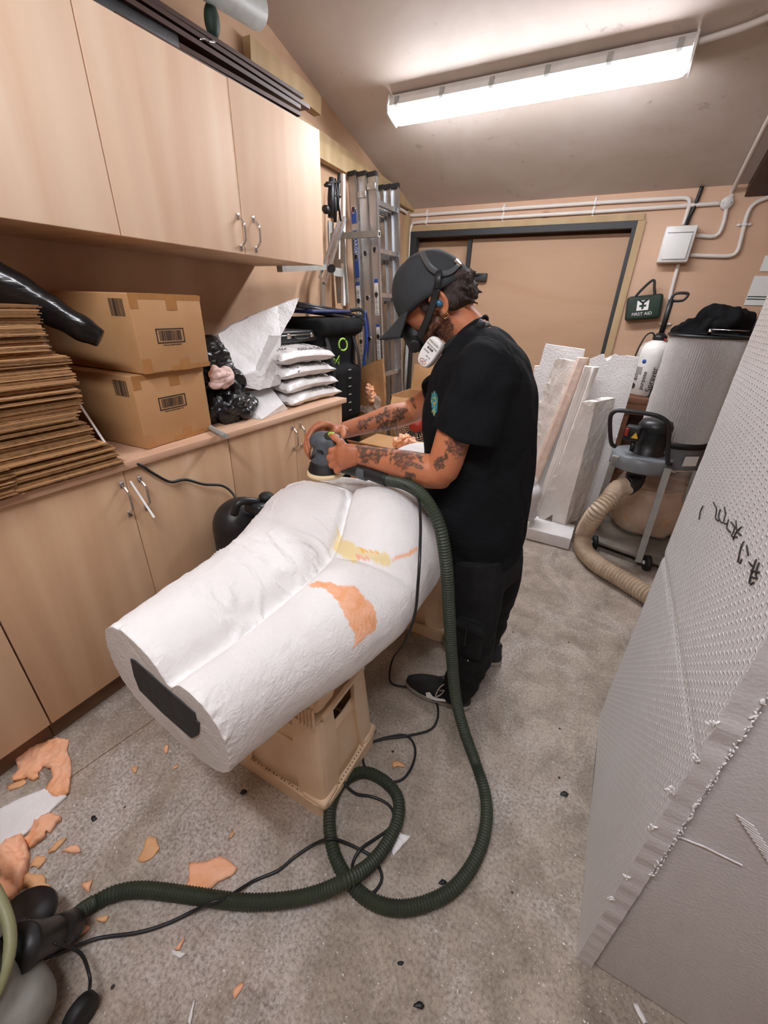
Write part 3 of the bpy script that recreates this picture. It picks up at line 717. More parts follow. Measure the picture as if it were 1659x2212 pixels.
# ---------------------------------------------------------------- hoses and cables on the floor
def ribbed(name, pts, r, pitch, depth, mat, parent, n=16):
    P = crs(pts, pitch/2); rr = [r-(depth if i % 2 else 0) for i in range(len(P))]
    return B().tube(P, rr, n, sm=False).done(name, mat, parent)
def F(px, py, z=.0): return atz(px, py, z)
hz = .020
gp = [F(135, 2010, .075), F(168, 1975, .05), F(205, 1950, hz), F(255, 1928, hz), F(310, 1922, hz), F(400, 1932, hz), F(520, 1948, hz), F(620, 1944, .024), F(690, 1928, .035), F(745, 1903, .056), F(800, 1867, .036), F(840, 1815, .022), F(860, 1765, hz), F(858, 1720, hz), F(828, 1685, hz), F(785, 1668, hz), F(742, 1688, hz),
      F(716, 1735, hz), F(712, 1790, hz), F(724, 1850, hz), F(755, 1905, hz-.001), F(800, 1945, hz-.001), F(860, 1962, hz), F(925, 1950, hz), F(985, 1915, hz), F(1030, 1850, hz), F(1050, 1780, hz), F(1048, 1715, hz), F(1028, 1650, .035), aty(1003, 1580, .93), aty(985, 1510, .945), aty(976, 1420, .945), aty(970, 1320, .94), aty(965, 1230, .935), aty(953, 1150, .94), aty(933, 1100, .96), aty(905, 1063, .985), aty(872, 1045, 1.01), aty(838, 1037, 1.03)]
hs = thing('suction_hose', 'dark green ribbed vacuum hose coiled on the floor and rising to the sander', 'hose', (-.3, .6, 0))
ribbed('ribbed_hose', gp, .0190, .0085, .0028, 'green_hose', hs)
def cable(name, pts, r, mat, label, cat='cable'):
    o = B().tube(crs(pts, .012), r, 8).done(name, mat); return tag(o, label, cat)
cz = .006
cp = [aty(850, 1032, 1.03), aty(878, 1052, .985), aty(902, 1075, .965), aty(908, 1120, .90), aty(907, 1190, .80), aty(903, 1260, .76), aty(895, 1330, .78), aty(872, 1390, .88), F(850, 1420, .12), F(842, 1450, .03), F(846, 1476, cz), F(880, 1485, cz), F(915, 1500, cz), F(938, 1513, cz), F(946, 1530, cz), F(944, 1556, cz), F(928, 1577, cz), F(882, 1589, .012), F(832, 1596, cz), F(799, 1606, cz), F(784, 1629, cz), F(789, 1659, cz), F(812, 1681, .008), F(859, 1688, cz), F(885, 1665, cz), F(897, 1629, cz), F(892, 1603, cz), F(875, 1588, cz), F(850, 1590, cz), F(812, 1600, cz), F(772, 1619, cz), F(748, 1640, .01), F(738, 1662, .032), F(742, 1688, .046), F(768, 1714, .02), F(800, 1720, cz), F(835, 1735, cz),
      F(850, 1758, cz), F(842, 1788, cz), F(812, 1811, cz), F(779, 1834, .014), F(762, 1864, cz), F(763, 1893, .02), F(780, 1925, cz), F(804, 1930, cz), F(824, 1904, cz), F(822, 1881, .008), F(808, 1854, cz), F(779, 1836, cz), F(743, 1819, .02), F(712, 1812, .046), F(678, 1824, .012), F(633, 1854, cz), F(600, 1881, cz), F(548, 1903, cz), F(490, 1938, .035), F(455, 1950, .045), F(422, 1966, .015), F(359, 1996, cz), F(295, 2015, cz), F(211, 2027, cz), F(150, 2050, .03), F(95, 2070, .06)]
cable('power_cable', cp, .0042, 'cable_black', 'thin black power cable looping over the green hose and under the shoe')
# ---------------------------------------------------------------- on and around the worktop
ZW = .9005
random.seed(11)
ends = [(100, 655), (104, 700), (116, 757), (150, 768), (158, 778), (172, 822), (183, 868), (170, 888), (170, 905), (195, 918), (200, 945), (245, 965), (250, 985), (262, 1000), (262, 1008)]
prof = sorted([(atx(px, py, -1.40).z, atx(px, py, -1.40).y) for px, py in ends])
def yend(z):
    if z <= prof[0][0]: return prof[0][1]
    for a, b in zip(prof, prof[1:]):
        if z <= b[0]: return a[1]+(b[1]-a[1])*(z-a[0])/max(1e-6, b[0]-a[0])
    return prof[-1][1]
NS = 62; zt_ = 1.372; th = (zt_-ZW)/NS
for k in range(NS):
    z = ZW+th*k; ye = yend(z+th/2)+random.uniform(-.008, .004); xf = -1.365-.055*k/NS+random.uniform(-.012, .010); split = ye-.17-.12*(1-k/NS)+random.uniform(-.01, .01)
    b = B(); y0 = -.02
    b.box(((-1.93+xf)/2, (y0+split-.003)/2, z+th*.24), (xf+1.93, split-.003-y0, th*.40)); b.box(((-1.93+xf)/2-.004, (split+ye)/2, z+th*.24), (xf+1.93-.01, ye-split, th*.40))
    b.m(1).box(((-1.93+xf)/2-.004, (y0+ye-.006)/2, z+th*.72), (xf+1.93-.012, ye-.006-y0, th*.40))
    o = b.done('flattened_box', random.choice([['cardboard', 'cardboard_edge'], ['cardboard_edge', 'cardboard_dark'], ['cardboard_edge', 'cardboard']]))
    tag(o, 'flattened brown cardboard box in the tall stack at the left end of the worktop', 'flattened box', 'flattened cardboard boxes in the tall stack')
def carton(A, ang, wy, dx, hgt, label, barc):
    """shipping carton; A = front left bottom corner, front faces +x rotated by ang"""
    r = thing('cardboard_box', label, 'box', A, 'cardboard boxes on the worktop'); A = Vector(A)
    ey = Vector((-math.sin(ang), math.cos(ang), 0)); ex = Vector((math.cos(ang), math.sin(ang), 0)); z = Vector((0, 0, 1)); R = Matrix((ex, ey, z)).transposed()
    c = A-ex*dx/2+ey*wy/2+z*hgt/2
    B().box(c, (dx, wy, hgt), R, bev=.006, seg=2).done('carton', 'cardboard', r)
    def lab(bm, u0, v0, u1, v1, e=.0008): bm.prism([A+ey*u0+z*v0+ex*e*.2, A+ey*u1+z*v0+ex*e*.2, A+ey*u1+z*v1+ex*e*.2, A+ey*u0+z*v1+ex*e*.2], ex*e)
    t = B(); u = wy*.47
    lab(t, u, hgt*.80, u+.045, hgt*.998); lab(t, u+.02, .0, u+.06, hgt*.16); lab(t, 0, hgt*.93, wy, hgt*.998, .0006); lab(t, .0, .002, .035, .05); lab(t, wy*.4, .002, wy, .018, .0006); lab(t, 0, hgt*.82, .03, hgt*.998)
    t.prism([A-ex*.0+ey*(u)+z*(hgt+.0002), A+ey*(u+.045)+z*(hgt+.0002), A-ex*dx+ey*(u+.045)+z*(hgt+.0002), A-ex*dx+ey*u+z*(hgt+.0002)], z*.0008)
    t.done('packing_tape', 'packing_tape', r)
    k = B(); b0, b1, h0, h1 = barc
    for q in ((b0, h0, b1, h0+.004), (b0, h1-.004, b1, h1), (b0, h0, b0+.004, h1), (b1-.004, h0, b1, h1)): lab(k, *q)
    random.seed(4); u = b0+.012
    while u < b1-.014:
        w = random.choice([.001, .0016, .0026]); lab(k, u, h0+.008, u+w, h1-.007); u += w+random.choice([.0012, .002, .003])
    u = b0+.02
    while u < b1-.02: lab(k, u, h0-.008, u+.0025, h0-.004); u += random.choice([.004, .0055])
    k.done('printed_barcode', 'print_ink', r); k = B()
    s_ = ey*-1; u = .03
    while u < .10:
        w = random.choice([.001, .002, .003]); P0 = A-ex*u+s_*.0002
        k.prism([P0+z*hgt*.72, P0-ex*w+z*hgt*.72, P0-ex*w+z*hgt*.93, P0+z*hgt*.93], s_*.0007); u += w+random.choice([.0015, .003])
    k.done('side_barcode', 'print_ink', r)
    return r
carton((-1.442, .852, ZW), math.radians(4), .312, .50, .258, 'brown cardboard carton with a barcode, lower of the two boxes stacked on the worktop', (.085, .205, .125, .172))
carton((-1.425, .893, ZW+.260), math.radians(3), .288, .52, .250, 'brown cardboard carton with a barcode, upper box beneath the black plastic roll', (.075, .190, .095, .143))
# black plastic roll drooping off the stack
b = B(); p = [atx(-60, 588, -1.62), atx(20, 622, -1.58), atx(90, 660, -1.53), atx(150, 695, -1.475), atx(218, 732, -1.425)]
P = crs(p, .012); n = len(P); rs = [.062-.030*(i/n)+.004*math.sin(i*.9)*(i/n) for i in range(n)]
b.tube(P, rs, 14, flat=((0, 0, 1), (1.0, .65))); o = fuse(b.done('black_film_roll', 'film_black'), .005, 3); tag(o, 'shiny black plastic sheeting roll drooping over the cardboard stack', 'plastic roll')
o = B().bar(atx(171, 872, -1.53), atx(333, 1118, -1.335), .007, .003, (1, 0, 0)).done('white_strip', 'white_paint'); tag(o, 'thin white plastic strip leaning over the worktop edge beside the stack', 'strip')
# grey tube at the worktop edge
a_, b_ = atz(457, 925, ZW+.012), atz(488, 942, ZW+.012)
o = B().cyl(a_+(a_-b_)*1.2, b_, .011).cyl(b_, b_+(b_-a_)*.05, .008).done('metal_tube', 'grey_frame'); tag(o, 'short grey metal tube lying across the worktop edge beside the lower box', 'tube')
def blob(name, spec, mat, vox=.008, sm=3, amp=.0, fr=20, parent=None, amp2=0):
    b = B()
    for c, r in spec: b.ell(c, r, sub=3)
    o = fuse(b.done(name, mat, parent), vox, sm)
    if amp:
        ns = [v.normal.copy() for v in o.data.vertices]
        for v, nn in zip(o.data.vertices, ns):
            q = v.co*fr; a = abs(noise.noise(q))*2-.5; v.co += nn*amp*(a+.5*noise.noise(q*2.7))
    return o
c0 = atx(478, 790, -1.60)
o = blob('bin_bag', [((-1.66, 1.37, 1.04), (.14, .13, .125)), ((-1.60, 1.30, 1.14), (.10, .11, .12)), ((-1.66, 1.27, 1.22), (.08, .08, .05)), ((-1.60, 1.41, .97), (.12, .09, .06)), ((-1.56, 1.33, .96), (.12, .14, .07))], 'bag_plastic', .008, 2, .022, 13)
tag(o, 'crumpled black plastic bag on the worktop between the boxes and the white foam', 'plastic bag')
o = blob('crumpled_paper', [((-1.485, 1.245, 1.115), (.035, .04, .035)), ((-1.49, 1.29, 1.10), (.04, .04, .04)), ((-1.49, 1.26, 1.075), (.03, .05, .02))], 'pink_paper', .004, 1, .010, 22)
tag(o, 'crumpled pale pink paper tucked into the black bag beside the boxes', 'paper')
def crumple(o, ratio):
    m = o.modifiers.new('d', 'DECIMATE'); m.ratio = ratio; dg = bpy.context.evaluated_depsgraph_get(); dg.update()
    me = bpy.data.meshes.new_from_object(o.evaluated_get(dg)); mats = list(o.data.materials); o.modifiers.clear(); o.data = me; me.materials.clear()
    for mm in mats: me.materials.append(mm)
    for p in me.polygons: p.use_smooth = False
crumple(bpy.data.objects['bin_bag'], .30); crumple(bpy.data.objects['crumpled_paper'], .30)
def shard(name, poly, x, d, mat, label, amp=.004, cuts=5, cat='polystyrene offcut', fn=None, grp=None):
    b = B(); b.prism([(fn(px, py) if fn else atx(px, py, x if not isinstance(x, (list, tuple)) else x[i])) for i, (px, py) in enumerate(poly)], d); bm = b.bm
    bmesh.ops.triangulate(bm, faces=bm.faces[:])
    for _ in range(cuts):
        es = [e for e in bm.edges if e.calc_length() > .018]
        if not es: break
        bmesh.ops.subdivide_edges(bm, edges=es, cuts=1, use_grid_fill=False); bmesh.ops.triangulate(bm, faces=[f for f in bm.faces if len(f.verts) > 3])
    bm.normal_update()
    for v in bm.verts: v.co += v.normal*amp*(noise.noise(v.co*18)+.6*noise.noise(v.co*55))
    for f in bm.faces: f.smooth = False
    o = b.done(name, mat); return tag(o, label, cat, grp)
G1 = 'white foam offcuts on the worktop'
shard('foam_offcut', [(472, 722), (500, 703), (548, 680), (600, 660), (647, 642), (634, 676), (606, 726), (562, 800), (505, 814), (488, 770)], [-1.74, -1.74, -1.72, -1.70, -1.66, -1.62, -1.60, -1.56, -1.56, -1.64], (-.07, .03, -.01), 'polystyrene', 'tall torn white polystyrene piece with a pointed corner, leaning beside the bags', grp=G1)
shard('foam_offcut', [(508, 834), (506, 816), (562, 802), (607, 726), (607, 830), (560, 842)], [-1.56, -1.56, -1.53, -1.54, -1.52, -1.52], (-.15, .02, 0), 'polystyrene', 'white polystyrene block with a slanted top, beneath the tall torn piece', grp=G1)
b = B(); hv = [atz(514, 900, ZW+.001), atz(566, 906, ZW+.001), atz(622, 884, ZW+.001), atz(600, 868, ZW+.001), atz(520, 880, ZW+.001), atz(483, 858, ZW+.055), atz(508, 850, ZW+.085), atz(586, 838, ZW+.095), atz(612, 872, ZW+.04), atz(488, 872, ZW+.03)]
for p_ in hv: b.bm.verts.new(p_)
bmesh.ops.convex_hull(b.bm, input=b.bm.verts[:]); bmesh.ops.subdivide_edges(b.bm, edges=b.bm.edges[:], cuts=5, use_grid_fill=True); b.bm.normal_update()
for v in b.bm.verts: v.co += v.normal*.0015*noise.noise(v.co*40)
tag(b.done('foam_offcut', 'polystyrene'), 'low faceted white polystyrene wedge lying at the front of the worktop', 'polystyrene offcut', G1)
# wood-chip bags
def pillow(cx, cy, z, sx, sy, t, ang, seed):
    def fn(sgn):
        def f(u, v):
            a, c = 2*u-1, 2*v-1; k = (1-abs(a)**5)*(1-abs(c)**5); e = 1-.07*(1-abs(c)**2)*abs(a)**3
            x = a*sx/2*(1-.06*(1-c*c)); y = c*sy/2*(1-.06*(1-a*a))
            zz = sgn*t*.5*max(0, k)**.42+.006*noise.noise(Vector((a*4+seed, c*4, sgn)))*(k > .02)+.004*math.sin(a*26+seed)*abs(c)**4*(1 if sgn > 0 else 0)-.012*(a*a*c*c)
            return (cx+x*math.cos(ang)-y*math.sin(ang), cy+x*math.sin(ang)+y*math.cos(ang), z+t*.5+zz)
        return f
    b = B(); b.grid(fn(1), 34, 34); b.grid(fn(-1), 34, 34); return b, fn(1)
GB = 'white bags of wood chips'
specs = [(-1.655, 1.885, ZW+.000, .43, .45, .070, .00, 'white wood-chip bag at the bottom of the stack on the end of the worktop'),
         (-1.665, 1.870, ZW+.066, .43, .43, .072, -.03, 'white wood-chip bag, second from the bottom of the stack'),
         (-1.665, 1.855, ZW+.135, .43, .42, .073, -.06, 'white wood-chip bag, directly under the topmost bag'),
         (-1.665, 1.850, ZW+.205, .43, .41, .085, -.10, 'white wood-chip bag at the top of the stack, beneath the black case')]
for i, (cx, cy, z, sx, sy, t, an, lb) in enumerate(specs):
    r = thing('wood_chip_bag', lb, 'bag', (cx, cy, z), GB); b, f = pillow(cx, cy, z, sx, sy, t, an, i*3.1); b.done('bag', 'white_bag', r)
    def on(u, v, e=.002):
        p = Vector(f(u, v)); du = Vector(f(u+.03, v))-Vector(f(u-.03, v)); dv = Vector(f(u, v+.03))-Vector(f(u, v-.03)); nn = du.cross(dv).normalized(); return p+nn*e, du.normalized(), dv.normalized(), nn
    # print on the front slope (faces the room) and on the side slope (faces the viewer)
    for body, u, v, s_ in (('MADE IN THE U.S.A.', .955, .66, .026),)+((('20 LBS. / 9.07 Kg', .88, .66, .024),) if i != 0 else ()):
        p, du, dv, nn = on(u, v, .004); text('print_text', body, s_, p, dv, -du, 'print_ink', r, align='CENTER')
    if i:
        for body, u, v in (('\u25a1 HICKORY', .70, .10), ('\u2611 MESQUITE', .78, .065), ('\u25a1 OAK', .87, .035)):
            p, du, dv, nn = on(u-.10, v+(.03 if i == 3 else 0), .005); text('print_text', body.replace('\u25a1', '[ ]').replace('\u2611', '[x]'), .026, p, du*.85+dv*.5, -du*.5+dv*.85, 'print_ink', r, align='LEFT')
# black case on the bags
r = thing('black_case', 'slim black hard case with metal clasps lying on the bag stack', 'case', (-1.80, 1.96, ZW+.292))
B().box((-1.735, 1.96, ZW+.327), (.24, .32, .060), bev=.008).done('case_body', 'black_plastic', r)
B().box((-1.735, 1.96, ZW+.336), (.244, .324, .004), bev=.001).done('case_seam', 'chrome', r)
for y in (1.86, 2.06): B().box((-1.611, y, ZW+.332), (.008, .03, .024), bev=.003).done('clasp', 'chrome', r)
B().tube(crs([(-1.613, 1.905, ZW+.325), (-1.597, 1.915, ZW+.318), (-1.597, 2.005, ZW+.318), (-1.613, 2.015, ZW+.325)], .008), .005).done('carry_handle', 'black_plastic', r)
# backpack beyond the end of the cabinets, standing on a black holdall
r = thing('holdall', 'bulky black holdall on the floor past the end of the base cabinets', 'bag', (-1.75, 2.32, 0))
fuse(B().box((-1.74, 2.32, .33), (.40, .44, .64), bev=.08, seg=4).done('bag_body', 'black_cotton', r), .012, 4)
r = thing('backpack', 'large black backpack with lime green rings, standing beside the ladder', 'backpack', (-1.74, 2.34, .66))
fuse(B().box((-1.75, 2.33, .97), (.30, .46, .62), bev=.07, seg=4).box((-1.60, 2.34, .86), (.12, .34, .36), bev=.04, seg=3).box((-1.72, 2.33, 1.27), (.32, .48, .10), bev=.04, seg=3).done('bag_body', 'black_cotton', r), .010, 4)
for c_ in ((-1.568, 2.30, 1.17), (-1.66, 2.10, 1.10)):
    b = B(); ax = Vector((1, -.25, .1)) if c_[1] > 2.2 else Vector((.3, -1, .1)); ax.normalize(); u = ax.orthogonal().normalized(); w = ax.cross(u)
    for s_ in (0, PI): b.tube([Vector(c_)+(u*math.cos(a)+w*math.sin(a))*.034+ax*.012 for a in [s_+.15+(PI-.3)*i/12 for i in range(13)]], .0055, 6)
    b.done('green_ring', 'lime', r)
b = B(); b.tube([(-1.553, 2.19, 1.06), (-1.548, 2.24, 1.11), (-1.548, 2.235, 1.06), (-1.553, 2.19, 1.10), (-1.553, 2.19, 1.06)], .003, 6); b.done('green_zip_pull', 'lime', r)
b = B()
for k in range(6): b.box((-1.532, 2.335, .76+.052*k), (.004, .03, .006))
b.done('webbing_loops', 'grey_frame', r)
for yy in (2.18, 2.48): B().tube(crs([(-1.60, yy, 1.22), (-1.55, yy, 1.05), (-1.56, yy+.01, .85), (-1.60, yy, .72)], .02), .012, 8, flat=((0, 1, 0), (1.6, .4))).done('strap', 'black_rubber', r)
r = thing('folded_stool', 'folded black fabric camp stool resting on top of the backpack', 'stool', (-1.72, 2.32, 1.33))
for k, (dz, dy) in enumerate(((1.345, 0), (1.375, .02), (1.36, -.01))): B().cyl((-1.80+.05*k, 2.06+dy, dz+.02), (-1.80+.05*k, 2.66+dy, dz-.03), .011).done('leg', 'black_plastic', r)
B().box((-1.74, 2.34, 1.352), (.17, .42, .022), bev=.01).done('seat_fabric', 'navy', r)
for k in range(2): B().tube(crs([(-1.70, 2.60, 1.36-.05*k), (-1.67, 2.68, 1.365-.05*k), (-1.66, 2.72, 1.33-.05*k), (-1.68, 2.64, 1.325-.05*k)], .01), .008, 8, flat=((0, 0, 1), (1.6, .4))).done('strap', 'black_rubber', r)
# ---------------------------------------------------------------- ladder
r = thing('ladder', 'aluminium three-section extension ladder leaning against the left wall', 'ladder', (-1.66, 3.14, 0))
yn, yf = 2.93, 3.33; lean = math.atan2(.17, 2.17)
def lp(k, y, z): return Vector((-1.725+.072*k-.17*z/2.17, y, z))
for k in range(3):
    ztop = 2.17-.005*k
    for y, s_ in ((yn, 1), (yf+.0, -1)):
        yy = y+(.010*k if s_ > 0 else -.022*k)
        b = B(); b.bar(lp(k, yy, .02), lp(k, yy, ztop), .058, .006, (0, 1, 0))
        for e in (-.029, .029): b.bar(lp(k, yy+s_*.010, .02)+V(e, 0, 0), lp(k, yy+s_*.010, ztop)+V(e, 0, 0), .004, .026, (0, 1, 0))
        st = b.done('stile', 'aluminium', r)
        B().bar(lp(k, yy+s_*.008, ztop-.004), lp(k, yy+s_*.008, ztop+.022), .064, .032, (0, 1, 0)).done('end_cap', 'dark_metal', st)
        if s_ > 0:
            i = 0
            for j in range(7):
                z = .30+.28*j+(.022*k)
                if z > 1.99: continue
                pp = lp(k, yy-.004, z)
                def tri(rr): return [pp+V(math.sin(a)*rr*.85, -.0, math.cos(a)*rr*1.25) for a in [PI+2*PI*q/3+dd for q in range(3) for dd in (-.45, -.2, .2, .45)]]
                B().prism(tri(.019), (0, -.004, 0)).done('rung_end', 'chrome', st); B().prism([p+V(0, -.0045, 0) for p in tri(.0145)], (0, -.001, 0)).done('rung_hole', 'cable_black', st)
    for j in range(7):
        z = .30+.28*j+(.022*k); B().bar(lp(k, yn+.010*k+.002, z), lp(k, yf-.022*k, z), .030, .028).done('rung', 'aluminium', r)
def sticker(k, z0, z1, mat, w=.036, nm='sticker'):
    b = B(); yy = yn-.0045+.010*k; a, c = lp(k, yy, z0), lp(k, yy, z1); return b.bar(a, c, w, .0012, (0, 1, 0)).done(nm, mat, r)
sticker(0, 1.90, 1.98, 'label_blue', .040); sticker(0, 1.57, 1.86, 'label_blue', .034); sticker(0, 1.32, 1.52, 'paper_white', .030); sticker(2, 1.33, 1.54, 'paper_white', .030); sticker(2, 1.02, 1.25, 'paper_white', .026); sticker(0, .99, 1.22, 'paper_white', .026)
sticker(0, 1.52, 1.545, 'label_blue', .030); sticker(2, 1.54, 1.565, 'label_blue', .030); sticker(2, 1.25, 1.27, 'label_blue', .026); sticker(0, 1.22, 1.24, 'label_blue', .026)
text('brand_text', 'ZARGES', .034, lp(0, yn-.0052, 1.83), (0.08, 0, -1), (1, 0, .08), 'white_paint', r)
b = B()
for k, z0, z1 in ((0, 1.33, 1.51), (2, 1.34, 1.53), (2, 1.03, 1.24), (0, 1.0, 1.21)):
    q = int((z1-z0)/.012)
    for i in range(q): pp = lp(k, yn-.0055+.010*k, z0+.012*i); b.box(pp, (.018-.006*(i % 3), .001, .004))
b.done('small_print', 'print_ink', r)['kind'] = 'stuff'
for k, z in ((1, 2.06), (2, 2.10)): B().box(lp(k, yn-.008+.01*k, z), (.066, .02, .035), bev=.003).done('guide_bracket', 'aluminium', r)
r = thing('wall_bracket', 'grey square steel bracket arm holding the ladder to the wall', 'bracket', (-1.9, 2.80, 1.80))
B().bar((XL+.01, 2.80, 1.812), (-1.60, 2.80, 1.815), .03, .036).done('arm', 'grey_frame', r); B().bar((-1.600, 2.80, 1.815), (-1.5985, 2.80, 1.815), .018, .020).done('open_end', 'cable_black', r)
B().box((XL+.006, 2.80, 1.80), (.008, .06, .20), bev=.002).done('back_plate', 'grey_frame', r)
o = B().tube(crs([aty(788, 672, 2.935), aty(786, 684, 2.918), aty(789, 702, 2.918), aty(791, 740, 2.918), aty(786, 775, 2.918), aty(783, 812, 2.918)], .02), .012, 8, flat=((1, 0, 0), (1, .15))).done('blue_strap', 'blue_strap'); tag(o, 'bright blue webbing strap hanging down the front of the ladder', 'strap')
# ---------------------------------------------------------------- folding stand on the wall
r = thing('folding_saw_stand', 'white and grey folding saw stand hung on the wall between cabinet and ladder', 'stand', (-1.90, 2.6, 1.4))
X0 = -1.90
def q(px, py, dx=0): return atx(px, py, X0+dx)
B().bar(q(741, 376), q(742, 660), .02, .028).done('upright', 'white_steel', r)
B().bar(q(733, 400, .02), q(733, 560, .02), .008, .012).done('upright', 'white_steel', r)
B().bar(q(744, 470, .05), q(699, 612, .05), .022, .026).bar(q(735, 470, .05), q(690, 600, .05), .010, .02).done('diagonal_arm', 'aluminium', r)
B().bar(q(697, 600, .02), q(697, 665, .02), .02, .036).done('lower_leg', 'aluminium', r)
B().bar(q(604, 581, .10), q(700, 577, .10), .04, .03).done('crossbar', 'grey_frame', r); B().bar(q(718, 586, .02), q(740, 590, .02), .02, .05).done('joint_plate', 'grey_frame', r)
B().cyl(q(713, 580, .08), q(717, 580, .12), .024).done('knob', 'black_plastic', r)
B().bar(q(730, 500, -.02), q(741, 655, -.02), .10, .008).done('back_plate', 'grey_frame', r)
r = thing('bar_clamps', 'bundle of black bar clamps hanging beside the wall cabinet', 'clamps', (-1.86, 2.55, 1.85))
for (a, c_, w) in (((716, 384), (714, 470), .045), ((733, 374), (728, 455), .028), ((702, 400), (722, 398), .026), ((700, 450), (708, 455), .05), ((722, 400), (724, 480), .03)):
    B().tube([q(*a, .06), (q(*a, .06)+q(*c_, .06))/2, q(*c_, .06)], [w*.35, w*.5, w*.38], 10).done('clamp', 'black_plastic', r)
for (a, c_) in (((705, 395), (735, 392)), ((712, 420), (736, 425)), ((724, 385), (736, 478))): B().cyl(q(*a, .07), q(*c_, .07), .006).done('clamp_rod', 'dark_metal', r)
# ---------------------------------------------------------------- on top of the wall cabinets
zt2 = 2.119
o = B().box((-1.60, .62, zt2+.045), (.05, 1.5, .085), bev=.01).box((-1.665, .62, zt2+.03), (.06, 1.5, .055), bev=.008).done('black_guttering', 'black_plastic'); tag(o, 'long black plastic channel lying along the top of the wall cabinets', 'plastic channel')
random.seed(2)
for k, (x, y0, y1, w, zz) in enumerate(((-1.66, 1.10, 2.03, .24, .004), (-1.70, 1.05, 1.98, .26, .026), (-1.68, 1.00, 2.02, .22, .050), (-1.72, .95, 2.12, .24, .078), (-1.76, .90, 2.14, .22, .112))):
    R = Matrix.Rotation(random.uniform(-.05, .05), 3, 'Z') @ Matrix.Rotation(random.uniform(-.012, .02), 3, 'X')
    o = B().box((x, (y0+y1)/2+(.0), zt2+zz+.010+.010*k), (w, y1-y0, .014), R).done('dark_plank', 'dark_board')
    tag(o, ['dark brown plank at the bottom of the pile on the wall cabinet', 'dark brown plank, second from the bottom of the pile on the wall cabinet', 'dark brown plank in the middle of the pile on the wall cabinet', 'dark brown plank, second from the top of the pile on the wall cabinet', 'short dark brown plank on top of the pile over the wall cabinet'][k], 'plank', 'dark planks on the wall cabinets')
b = B(); b.grid(lambda u, v: (-1.545-.10*v+.01*noise.noise(Vector((u*9, v*3, 0))), 1.45+.60*u, zt2+.012+.03*v+.012*noise.noise(Vector((u*8, v*4, 5)))), 30, 8, .002); o = b.done('black_sheeting', 'bag_plastic'); tag(o, 'strip of creased black plastic sheeting on the edge of the wall cabinet', 'plastic sheeting')
pa, pb = atx(556, 24, -1.72), atx(300, -140, -1.72)
b = B(); dd = (pb-pa).normalized(); b.cyl(pa, pa+dd*1.6, .060, n=28); o = b.done('cardboard_tube', 'grey_frame'); tag(o, 'fat pale grey tube lying above the plank pile, high by the ceiling', 'tube')
o = blob('dark_bottle', [(atx(458, 45, -1.75), (.03, .03, .055)), (atx(460, 25, -1.75), (.012, .012, .03))], 'first_aid_green', .005, 2); tag(o, 'small dark rounded bottle among the planks above the cabinet', 'bottle')
o = B().tube(crs([atx(430, 88, -1.60), atx(440, 84, -1.59), atx(452, 90, -1.58), atx(464, 90, -1.60)], .01), .004).done('metal_hook', 'chrome'); tag(o, 'small shiny metal handle on the black channel above the cabinet', 'handle')
# ---------------------------------------------------------------- black canister cleaner hidden behind the sculpture
r = thing('canister_cleaner', 'round black canister cleaner with a trailing cable between the cabinets and the sculpture', 'canister cleaner', (-1.20, 1.26, 0))
cc = atx(520, 1130, -1.27)
fuse(B().ell(cc, (.105, .12, .115)).cyl((cc.x, cc.y, .004), (cc.x, cc.y, cc.z), .115, .115, n=30).done('drum', 'black_plastic', r), .008, 4)
B().tube(crs([atx(506, 1112, -1.17), atx(512, 1090, -1.16), atx(528, 1082, -1.15), atx(558, 1084, -1.13)], .015), .015, 10).done('carry_handle', 'black_plastic', r)
B().box(atx(572, 1094, -1.13), (.09, .15, .045), Matrix.Rotation(-.25, 3, 'X'), bev=.015).done('control_panel', 'black_plastic', r)
B().lathe([(.030, 0), (.030, .02), (.022, .028), (0, .03)], atx(576, 1080, -1.13)).done('knob', 'black_rubber', r)
text('brand_text', 'benross', .030, atx(578, 1094, -1.078), (0, 1, -.10), (.1, 0, 1), 'white_paint', r, lift=.004)
cable('mains_cable', [atx(262, 996, -1.43), atx(300, 1003, -1.385), atx(330, 1022, -1.385), atx(368, 1041, -1.385), atx(400, 1036, -1.385), atx(440, 1046, -1.37), atx(480, 1049, -1.35), atx(503, 1066, -1.32), atx(515, 1090, -1.28), atx(528, 1106, -1.24)], .0055, 'cable_black', 'black mains cable drooping from the worktop to the black canister cleaner')
# ---------------------------------------------------------------- cardboard, foam and fan in the far left corner
def sheet_y(name, poly, y, d, mat, label, cat, amp=.003, grp=None): return shard(name, poly, 0, d, mat, label, amp=amp, cat=cat, fn=lambda px, py: aty(px, py, y), grp=grp, cuts=4)
sheet_y('cardboard_sheet', [(764, 800), (798, 786), (826, 774), (830, 845), (832, 1010), (790, 1010), (768, 900)], 2.72, (.012, .006, 0), 'cardboard', 'upright torn cardboard sheet with an orange foam lump, in front of the ladder', 'cardboard')
r = thing('open_carton', 'open brown carton on the floor between ladder and worker', 'box', (-1.28, 2.95, 0))
b = B()
for a in ((-1.46, 2.78, -1.10, 2.78), (-1.46, 3.10, -1.10, 3.10), (-1.46, 2.78, -1.46, 3.10), (-1.10, 2.78, -1.10, 3.10)): b.prism([(a[0], a[1], 0), (a[2], a[3], 0), (a[2], a[3], .80), (a[0], a[1], .80)], ((.005 if a[0] == a[2] else 0), (.005 if a[1] == a[3] else 0), 0))
b.box((-1.28, 2.94, .004), (.36, .32, .006)).done('carton', 'cardboard', r)
